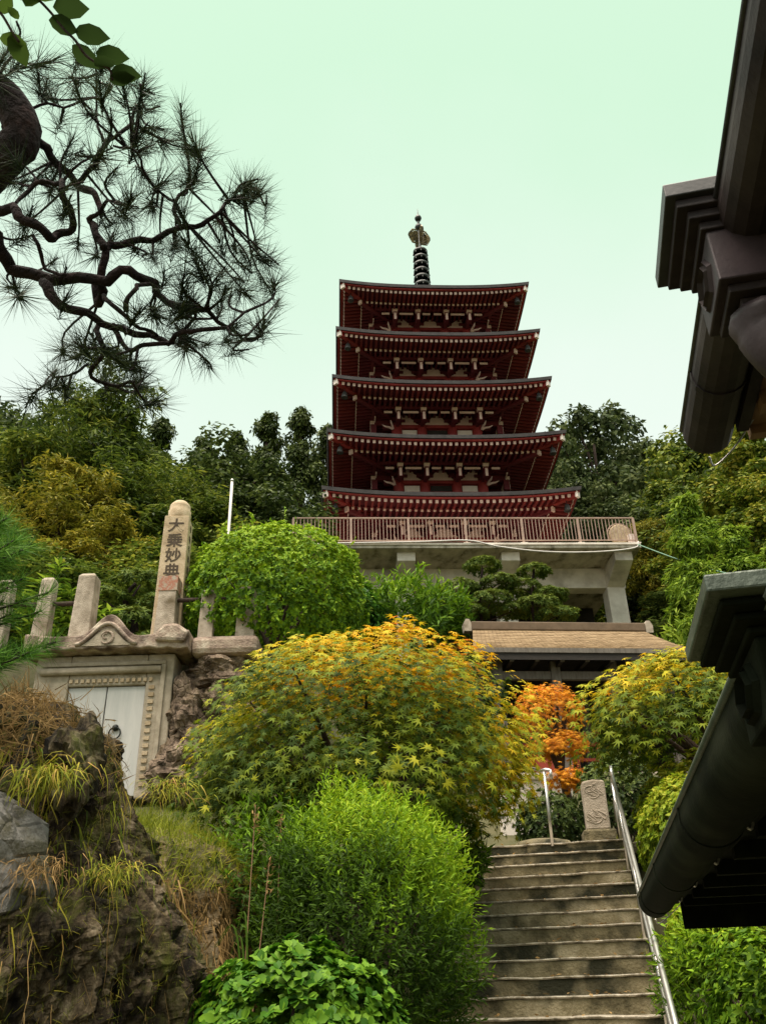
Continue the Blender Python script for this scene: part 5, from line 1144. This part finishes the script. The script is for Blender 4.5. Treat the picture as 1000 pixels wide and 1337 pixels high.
P_ = P_ - A_ * back
q = rdir(len(P_)); q = unit(q - (q * A_).sum(1, keepdims=True) * A_)
tl = np.repeat(rng.uniform(.6, 1.2, len(tp)), per); D_ = unit(A_ * rng.uniform(.1, 1.6, (len(P_), 1)) + q * .75 + np.repeat(rng.normal(0, .18, (len(tp), 3)), per, 0))
P_ = P_ + D_ * 0 - A_ * rng.random((len(P_), 1)) * .05
leaf_obj('needles', leaf_mesh('needles', 'needle', P_, rdir(len(P_)), D_, tl * rng.uniform(.09, .145, len(P_)), 'needle', rng.random(len(P_)) * .5 + np.repeat(rng.random(len(tp)), per) * .5), pn)

# green pine bough at the path's other side of the rock
pb = thing('young_pine', 'fresh green long needled pine boughs beside the rock outcrop', 'tree', (-3.3, 5.0, zt(-3.3, 5.0)))
pz2 = Vector(pb.location); MB().tube(spline([(0, 0, -.1), (.05, 0, 2.0), (.1, 0, 4.0), (.1, .05, 5.0)], 5), [.09 - .06 * i / 15 for i in range(16)], 8).build('trunk', 'pine_bark', pb, smooth=True)
tp, ta = [], []
for i in range(60):
    z = rng.uniform(3.4, 4.75); f = 1 - max(0, (z - 3.9) / 1.6); x = -3.2 + rng.uniform(.45, 1.08) * (f if z > 3.9 else .92 + .16 * rng.random()); y = 5.0 + rng.uniform(-.3, .45)
    if x > -2.08: x = -2.08 - rng.random() * .1
    tip = Vector((x, y, z)) - pz2; a = Vector((.1, .02, z - .35 - pz2.z))
    MB().tube(spline([a, a.lerp(tip, .6) + Vector((0, 0, -.04)), tip], 3), [.014, .013, .012, .010, .008, .007, .006], 5).build('bough', 'pine_bark', pb, smooth=True)
    for s_ in (1.0, .86, .72): tp.append(tuple(a.lerp(tip, s_))); ta.append(tuple(((tip - a).normalized() + Vector((0, 0, .5))).normalized()))
tp = np.array(tp); ta = np.array(ta); per = 80
P_ = np.repeat(tp, per, 0); A_ = np.repeat(ta, per, 0) ; q = rdir(len(P_)); q = unit(q - (q * A_).sum(1, keepdims=True) * A_)
leaf_obj('needles', leaf_mesh('needles', 'needle', P_ - A_ * rng.random((len(P_), 1)) * .1, rdir(len(P_)), unit(A_ * rng.uniform(.2, 1.2, (len(P_), 1)) + q * .7), rng.uniform(.13, .2, len(P_)), 'needle_green', rng.random(len(P_))), pb)

# broad leaved twig hanging from above
TWIG = [(-0.873, 1.036, 3.651), (-0.777, 1.085, 3.562), (-0.729, 1.103, 3.53), (-0.695, 1.12, 3.498), (-0.668, 1.138, 3.466), (-0.644, 1.15, 3.444), (-0.623, 1.166, 3.416), (-0.599, 1.175, 3.4), (-0.571, 1.182, 3.387), (-0.565, 1.194, 3.365)]
TWIG_B = [(-0.873, 1.036, 3.651), (-0.835, 1.098, 3.539), (-0.801, 1.122, 3.495), (-0.781, 1.14, 3.463), (-0.767, 1.15, 3.444)]
TWIG_LEAVES = [((-0.691, 1.114, 3.509), (-0.613, 1.098, 3.456)), ((-0.701, 1.128, 3.485), (-0.65, 1.119, 3.418)), ((-0.645, 1.14, 3.463), (-0.571, 1.118, 3.42)), ((-0.651, 1.155, 3.435), (-0.609, 1.148, 3.365)), ((-0.6, 1.164, 3.418), (-0.537, 1.149, 3.364)), ((-0.603, 1.178, 3.394), (-0.567, 1.167, 3.331)), ((-0.568, 1.184, 3.382), (-0.513, 1.168, 3.33)), ((-0.572, 1.194, 3.365), (-0.54, 1.18, 3.308)), ((-0.784, 1.14, 3.463), (-0.738, 1.134, 3.39)), ((-0.81, 1.146, 3.452), (-0.772, 1.131, 3.397)), ((-0.766, 1.126, 3.487), (-0.777, 1.089, 3.473)), ((-0.751, 1.113, 3.512), (-0.715, 1.103, 3.447)), ((-0.808, 1.119, 3.501), (-0.769, 1.082, 3.485)), ((-0.722, 1.106, 3.523), (-0.687, 1.097, 3.458)), ((-0.775, 1.102, 3.531), (-0.739, 1.096, 3.46))]
bt = thing('leafy_twig', 'hanging twig of broad green leaves in front of the pine', 'twig', (0, 0, 0))
for p in (TWIG, TWIG_B): MB().tube(spline(p, 4), .003, 6).build('stem', 'bark', bt, smooth=True)
SH['broad'] = (np.array([(0, 0, 0), (.18, .12, .03), (.29, .38, .05), (.24, .68, .03), (0, 1, -.05), (-.24, .68, .03), (-.29, .38, .05), (-.18, .12, .03), (0, .35, 0), (0, .68, -.01)]),
               [(0, 1, 8), (1, 2, 8), (2, 3, 9), (2, 9, 8), (3, 4, 9), (4, 5, 9), (5, 6, 9), (6, 8, 9), (6, 7, 8), (7, 0, 8)])
for i, (a, b) in enumerate(TWIG_LEAVES):
    a, b = np.array(a), np.array(b); d = b - a
    n_ = unit(np.array([-.1 + .15 * math.sin(i * 2), .35, .85]) + .22 * rng.normal(size=3))
    leaf_obj('leaf', leaf_mesh('leaf', 'broad', a[None], n_[None], d[None], float(np.linalg.norm(d)) * .86, 'twig_leaf', [.12 if i < 8 else .6]), bt, kind=None)

# ------------------------------------------------------------------ trimmed pines
def cloud_pine(label, x, y, ztop, pads, s_, group=None):
    zb = zt(x, y); t = thing('trimmed_pine', label, 'tree', (x, y, zb), 0, group)
    H = ztop - zb
    MB().tube(spline([(0, 0, -.1), (.12 * s_, .05, H * .35), (-.12 * s_, 0, H * .7), (.05, 0, H - .2 * s_)], 5), [.09 - .05 * i / 15 for i in range(16)], 8).build('trunk', 'pine_bark', t, smooth=True)
    for px_, pz_, pr in pads:
        c = np.array([px_, rng.uniform(-.2, .2), pz_ - zb]); T, A, d = shell(int(150 * pr / .5), c, (pr, pr * .85, pr * .42), -.35, .2, 2.2, px_, .3)
        MB().tube([(0, 0, max(.2, c[2] - .35)), tuple(c)], [.03, .015], 6).build('limb', 'pine_bark', t)
        Pn, N, D = sprigs(T, unit(A + [0, 0, .7]), 14, .7, .8)
        leaf_obj('pad', leaf_mesh('pad', 'narrow', Pn, N, D, (.10 * s_), 'pad', .45 + .4 * np.repeat(d[:, 2], 14) + .2 * rng.random(len(Pn))), t)
cloud_pine('trimmed cloud pine before the platform column, with a flat open top pad', 3.3, 27.0, 14.5, [(.05, 14.3, .62), (-.75, 13.5, .7), (.55, 13.6, .62), (.2, 12.9, .8), (-.6, 12.5, .75), (.9, 12.6, .6)], 1.3)
cloud_pine('trimmed cloud pine beside the pale column over the tan roof', 5.05, 27.0, 14.4, [(.1, 14.1, .55), (-.35, 13.5, .65), (.5, 13.2, .6), (.0, 12.7, .8), (.6, 12.4, .7)], 1.3)
cloud_pine('trimmed pine between the fence post and the inscribed pillar', -5.1, 16.0, 9.2, [(.1, 9.0, .6), (-.55, 8.6, .6), (.6, 8.5, .6), (.05, 8.1, .75), (-.5, 7.7, .6), (.5, 7.6, .6)], 1.1)

# ------------------------------------------------------------------ hillside trees
def tree_template(name, mat, seed, kind, leaf='oval', size=.26, n_clump=30, per=300):
    root = thing(name, 'x', 'tree'); r_ = np.random.default_rng(seed)
    cl = []
    n_clump = int(n_clump * 1.8); per = int(per * .62)
    for i in range(n_clump):
        t_ = (i + .5) / n_clump; a = i * 2.399 + r_.normal(0, .4)
        if kind == 'round': rad = 2.7 * math.sin(math.pi * min(1, .16 + .8 * t_)) ** .7; z = 2.6 + 6.6 * t_; cr = 1.25 - .35 * t_
        elif kind == 'spire': rad = 1.9 * (1 - t_) ** .75 + .1; z = 2.0 + 7.6 * t_; cr = 1.05 - .55 * t_
        else: rad = 2.3 * (1 - abs(t_ - .45)) ; z = 2.2 + 7.2 * t_; cr = .85
        rad *= r_.uniform(.35, 1.1)
        cl.append((np.array([math.cos(a) * rad, math.sin(a) * rad, z + r_.normal(0, .55)]), cr * r_.uniform(.45, .95)))
    Ps, Ns, Ds, Ts = [], [], [], []
    for c, cr in cl:
        d = unit(r_.normal(size=(per, 3)) + [0, 0, .35]); m = cr * (1.1 - .7 * r_.random(per) ** 1.5)
        mm = np.array([1 + .35 * mnoise.noise(Vector(q * 2.2) + Vector(c)) for q in d])
        Ps.append(c + d * (m * mm)[:, None] * [1, 1, .75]); Ns.append(unit(d + [0, 0, .5] + .5 * r_.normal(size=(per, 3)))); Ds.append(unit(d + [0, 0, -.35] + .6 * r_.normal(size=(per, 3))))
        Ts.append(np.full(per, r_.uniform(.3, .7)))
    Pn, N, D, T_ = (np.concatenate(q) for q in (Ps, Ns, Ds, Ts))
    leaf_obj('crown', leaf_mesh('crown', leaf, Pn, N, D, r_.uniform(.7, 1.3, len(Pn)) * size, mat, T_), root)
    tk = MB(); tk.tube(spline([(0, 0, -1.2), (.1, 0, 2), (-.1, .1, 5), (0, 0, 8.6)], 4), [.26 - .21 * i / 12 for i in range(13)], 8); tk.build('trunk', 'bark', root, smooth=True)
    lm = MB()
    for c, cr in cl[::3]: lm.tube(spline([(0, 0, max(1.2, c[2] * .65 - .3)), tuple(c * [.5, .5, .9]), tuple(c)], 3), [.09, .08, .07, .055, .045, .035, .02], 5)
    lm.build('limbs', 'bark', root, smooth=True, kind='stuff')
    return root
TT = {'dark': tree_template('evergreen_tree', 'dark', 1, 'round'), 'spire': tree_template('spire_tree', 'dark', 2, 'spire', 'oval', .24, 34),
      'blue': tree_template('evergreen_tree', 'bluegreen', 3, 'round'), 'olive': tree_template('olive_tree', 'olive', 4, 'loose', 'narrow', .32, 38, 420),
      'olive2': tree_template('broadleaf_tree', 'olive', 5, 'round'), 'amber': tree_template('amber_tree', 'amber', 6, 'loose', 'narrow', .30, 34, 420),
      'bamboo': tree_template('bamboo_plume', 'bamboo', 8, 'spire', 'narrow', .34, 36, 420), 'yellow': tree_template('broadleaf_tree', 'hillyellow', 9, 'loose', 'oval', .22, 38, 420)}
used = set()
def plant(kind, x, y, h, w, rot, label, group=None):
    o = TT[kind] if kind not in used else copy_tree(TT[kind]); used.add(kind)
    o.location = (x, y, zt(x, y) - .3); s_ = h / 10; o.scale = (w / 2.6, w / 2.6, s_); o.rotation_euler = (0, 0, rot)
    o['label'] = label
    if group: o['group'] = group
    elif 'group' in o: del o['group']
ORD = ['first', 'second', 'third', 'fourth', 'fifth', 'sixth', 'seventh']
def nth(rows, xref):
    o = sorted(range(len(rows)), key=lambda q: abs(rows[q][0] - xref)); return [ORD[o.index(q)] for q in range(len(rows))]
# skyline trees beyond the fence and pillar
def top(x, y, z): return z - zt(x, y) + .3
plant('dark', -22.5, 45, top(-22.5, 45, 35.3), 4.2, .3, 'rounded dark evergreen far behind the pine boughs')
plant('olive', -11.3, 30, top(-11.3, 30, 24.2), 2.9, 1.1, 'tall feathery olive tree rising behind the fence posts')
plant('amber', -10.0, 24, top(-10, 24, 17.0), 2.3, 2.0, 'amber tinged feathery tree low behind the fence posts')
rows_ = ((-12.2, 40, 30.0, 2.6), (-10.3, 42, 30.0, 2.3), (-8.4, 42, 30.3, 2.4), (-6.3, 40, 30.2, 2.5), (-4.4, 40, 30.5, 2.3), (-3.2, 44, 32.0, 2.6))
for i, (x, y, z, w) in enumerate(rows_):
    plant('spire', x, y, top(x, y, z), w, i * 1.3, 'dark spire topped tree, %s of its row counted from the pagoda' % nth(rows_, 3)[i], 'dark row behind the pole')
rows_ = ((-14.5, 38, 27.0, 3.4), (-9.5, 36, 24.5, 3.0), (-6.8, 34, 24.0, 3.0), (-17.5, 36, 26.0, 3.6), (-5.0, 33, 21.5, 2.6), (-19, 40, 29, 3.6))
for i, (x, y, z, w) in enumerate(rows_):
    plant('dark', x, y, top(x, y, z), w, i * 2.1, 'bushy dark evergreen, %s outward from the platform in the wood behind the pillar' % nth(rows_, -3)[i], 'dark wood behind the pillar')
rows_ = ((-8.6, 26, 17.5, 2.4), (-12.8, 27, 20.0, 2.8), (-15.2, 31, 22.5, 3.0), (-7.0, 28, 18.2, 2.3), (-13.5, 33, 25.0, 2.6))
for i, (x, y, z, w) in enumerate(rows_):
    plant('olive', x, y, top(x, y, z), w, i * 1.7 + .4, 'olive feathery tree behind the fence, %s outward from the pale pole' % nth(rows_, -4.5)[i], 'olive trees behind the fence')
rows_ = ((-11.6, 21.5, 14.2, 2.0), (-8.2, 22.5, 14.2, 1.8), (-12.5, 23.5, 16.2, 1.9))
for i, (x, y, z, w) in enumerate(rows_):
    plant('amber', x, y, top(x, y, z), w, i * 2.2 + .9, 'small amber leaved tree behind the fence, %s outward from the pillar' % nth(rows_, -3.5)[i], 'amber trees behind the fence')
rows_ = ((-4.2, 25, 14.6, 2.2), (-5.8, 22, 12.8, 2.0), (-2.8, 22, 12.0, 2.0), (-3.4, 29, 16.4, 2.2), (-7.4, 19.5, 11.2, 1.9), (-9.2, 19.5, 11.6, 2.0))
for i, (x, y, z, w) in enumerate(rows_):
    plant('olive2', x, y, top(x, y, z), w, i * 1.9, 'low shaded broadleaf tree, %s outward from the azalea dome' % nth(rows_, -1.9)[i], 'low trees behind the azalea')
# hillside beyond the platform
plant('blue', 14.6, 50, top(14.6, 50, 36.8), 4.4, .2, 'large blue green evergreen towering beside the pagoda')
rows_ = ((11.3, 46, 30.3, 2.9), (12.8, 44, 27.0, 3.0), (17.5, 54, 37.0, 4.0), (11.5, 41, 23.8, 2.6), (21, 58, 38, 4.5))
for i, (x, y, z, w) in enumerate(rows_):
    plant('blue', x, y, top(x, y, z), w, 1.1 + i * 1.4, 'blue green evergreen beyond the railing, %s outward from the pagoda' % nth(rows_, 3)[i], 'blue green trees beyond the railing')
rows_ = ((18.3, 45, 31.2, 3.6), (21.5, 46, 32.0, 3.8), (16.0, 42, 26.5, 3.0), (20, 40, 27.5, 3.2), (15.0, 38, 23.0, 2.8), (23.5, 50, 35, 4))
for i, (x, y, z, w) in enumerate(rows_):
    plant('olive2', x, y, top(x, y, z), w, 2 + i * 1.2, 'olive broadleaf tree on the slope above the wire, %s outward from the pagoda' % nth(rows_, 3)[i], 'olive trees above the wire')
plant('yellow', 16.6, 33, top(16.6, 33, 23.8), 3.1, .4, 'yellow green airy tree below the brown hopper eave')
rows_ = ((15.0, 30, 19.0, 2.6), (17.5, 36, 24.5, 2.8), (13.6, 34, 19.5, 2.2), (14.6, 26, 15.0, 2.4))
for i, (x, y, z, w) in enumerate(rows_):
    plant('yellow', x, y, top(x, y, z), w, 1.4 + i * 1.6, 'yellow green tree in the thicket, %s outward from the bamboo plume' % nth(rows_, 10.9)[i], 'yellow green thicket')
plant('bamboo', 10.9, 27.5, top(10.9, 27.5, 17.0), 1.9, .6, 'tall light green bamboo plume beside the platform corner')
rows_ = ((11.9, 26.5, 15.2, 1.9), (10.3, 25.8, 13.6, 1.6), (12.7, 25.0, 13.8, 1.9))
for i, (x, y, z, w) in enumerate(rows_):
    plant('bamboo', x, y, top(x, y, z), w, 1.6 + i * 1.5, 'lower light green bamboo plume, %s outward from the tan roof' % nth(rows_, 8)[i], 'bamboo clump')
plant('amber', 12.9, 37.5, top(12.9, 37.5, 21.6), 1.7, .5, 'orange tinged small tree just beyond the railing corner')
rows_ = ((12.5, 33, 15.5, 2.4), (11.6, 30, 13.2, 2.2), (13.5, 29, 14.0, 2.4), (16.5, 40, 21, 3), (9.8, 22.5, 9.6, 1.9), (12.0, 21.5, 10.5, 2.2))
for i, (x, y, z, w) in enumerate(rows_):
    plant('dark', x, y, top(x, y, z), w, .7 + i * 1.1, 'shaded dark tree in the thicket, %s outward from the platform column' % nth(rows_, 9)[i], 'dark thicket beyond the column')
for i, (x, y, z, w) in enumerate(((8.6, 43, 20.5, 2.0), (9.9, 40, 19.8, 1.8))):
    plant('yellow', x, y, top(x, y, z), w, 2.4 + i, ['low yellow green shrubby tree behind the railing, next to the pagoda eave', 'low yellow green shrubby tree behind the railing beside the floodlight'][i], 'low trees behind the railing')
# leafy shoots just behind the fence
for i, (x, y, z) in enumerate(((-5.95, 14.4, 8.55), (-5.6, 14.6, 8.3), (-6.4, 14.5, 8.4), (-5.25, 14.6, 7.9))):
    t = thing('bamboo_grass', 'light green bamboo grass behind the fence rail', 'plant', (x, y, zt(x, y)), group='bamboo grass behind the fence')
    h = z - zt(x, y)
    for q in range(4):
        tip = np.array([.25 * math.cos(q * 1.6 + i), .2 * math.sin(q * 1.6 + i), h * (.8 + .07 * q)]); MB().tube([(0, 0, -.05), tuple(tip)], [.01, .004], 5).build('culm', 'bamboo', t)
    n_ = 150; tt = rng.uniform(.3, 1, n_); a = rng.uniform(0, 6.28, n_); qq = rng.integers(0, 4, n_)
    tips = np.array([[.25 * math.cos(q * 1.6 + i), .2 * math.sin(q * 1.6 + i), h * (.8 + .07 * q)] for q in range(4)])
    leaf_obj('leaves', leaf_mesh('leaves', 'narrow', tips[qq] * tt[:, None], unit(np.stack([-np.cos(a) * .3, -np.sin(a) * .3, np.ones(n_)], 1)), unit(np.stack([np.cos(a), np.sin(a), rng.normal(.1, .5, n_)], 1)), rng.uniform(.2, .32, n_), 'bamboo', rng.random(n_)), t)
# pale pole
pw = thing('pale_pole', 'thin pale metal pole rising behind the azalea dome', 'pole', (-4.45, 22.0, zt(-4.45, 22.0)))
MB().tube([(0, 0, -.3), (0, 0, 15.0 - zt(-4.45, 22.0))], [.045, .04], 10).build('shaft', 'cable_white', pw, smooth=True)
MB().lathe([(.055, 0), (.06, .03), (.02, .07)], (0, 0, 15.0 - zt(-4.45, 22.0)), 10).build('cap', 'steel', pw, smooth=True)
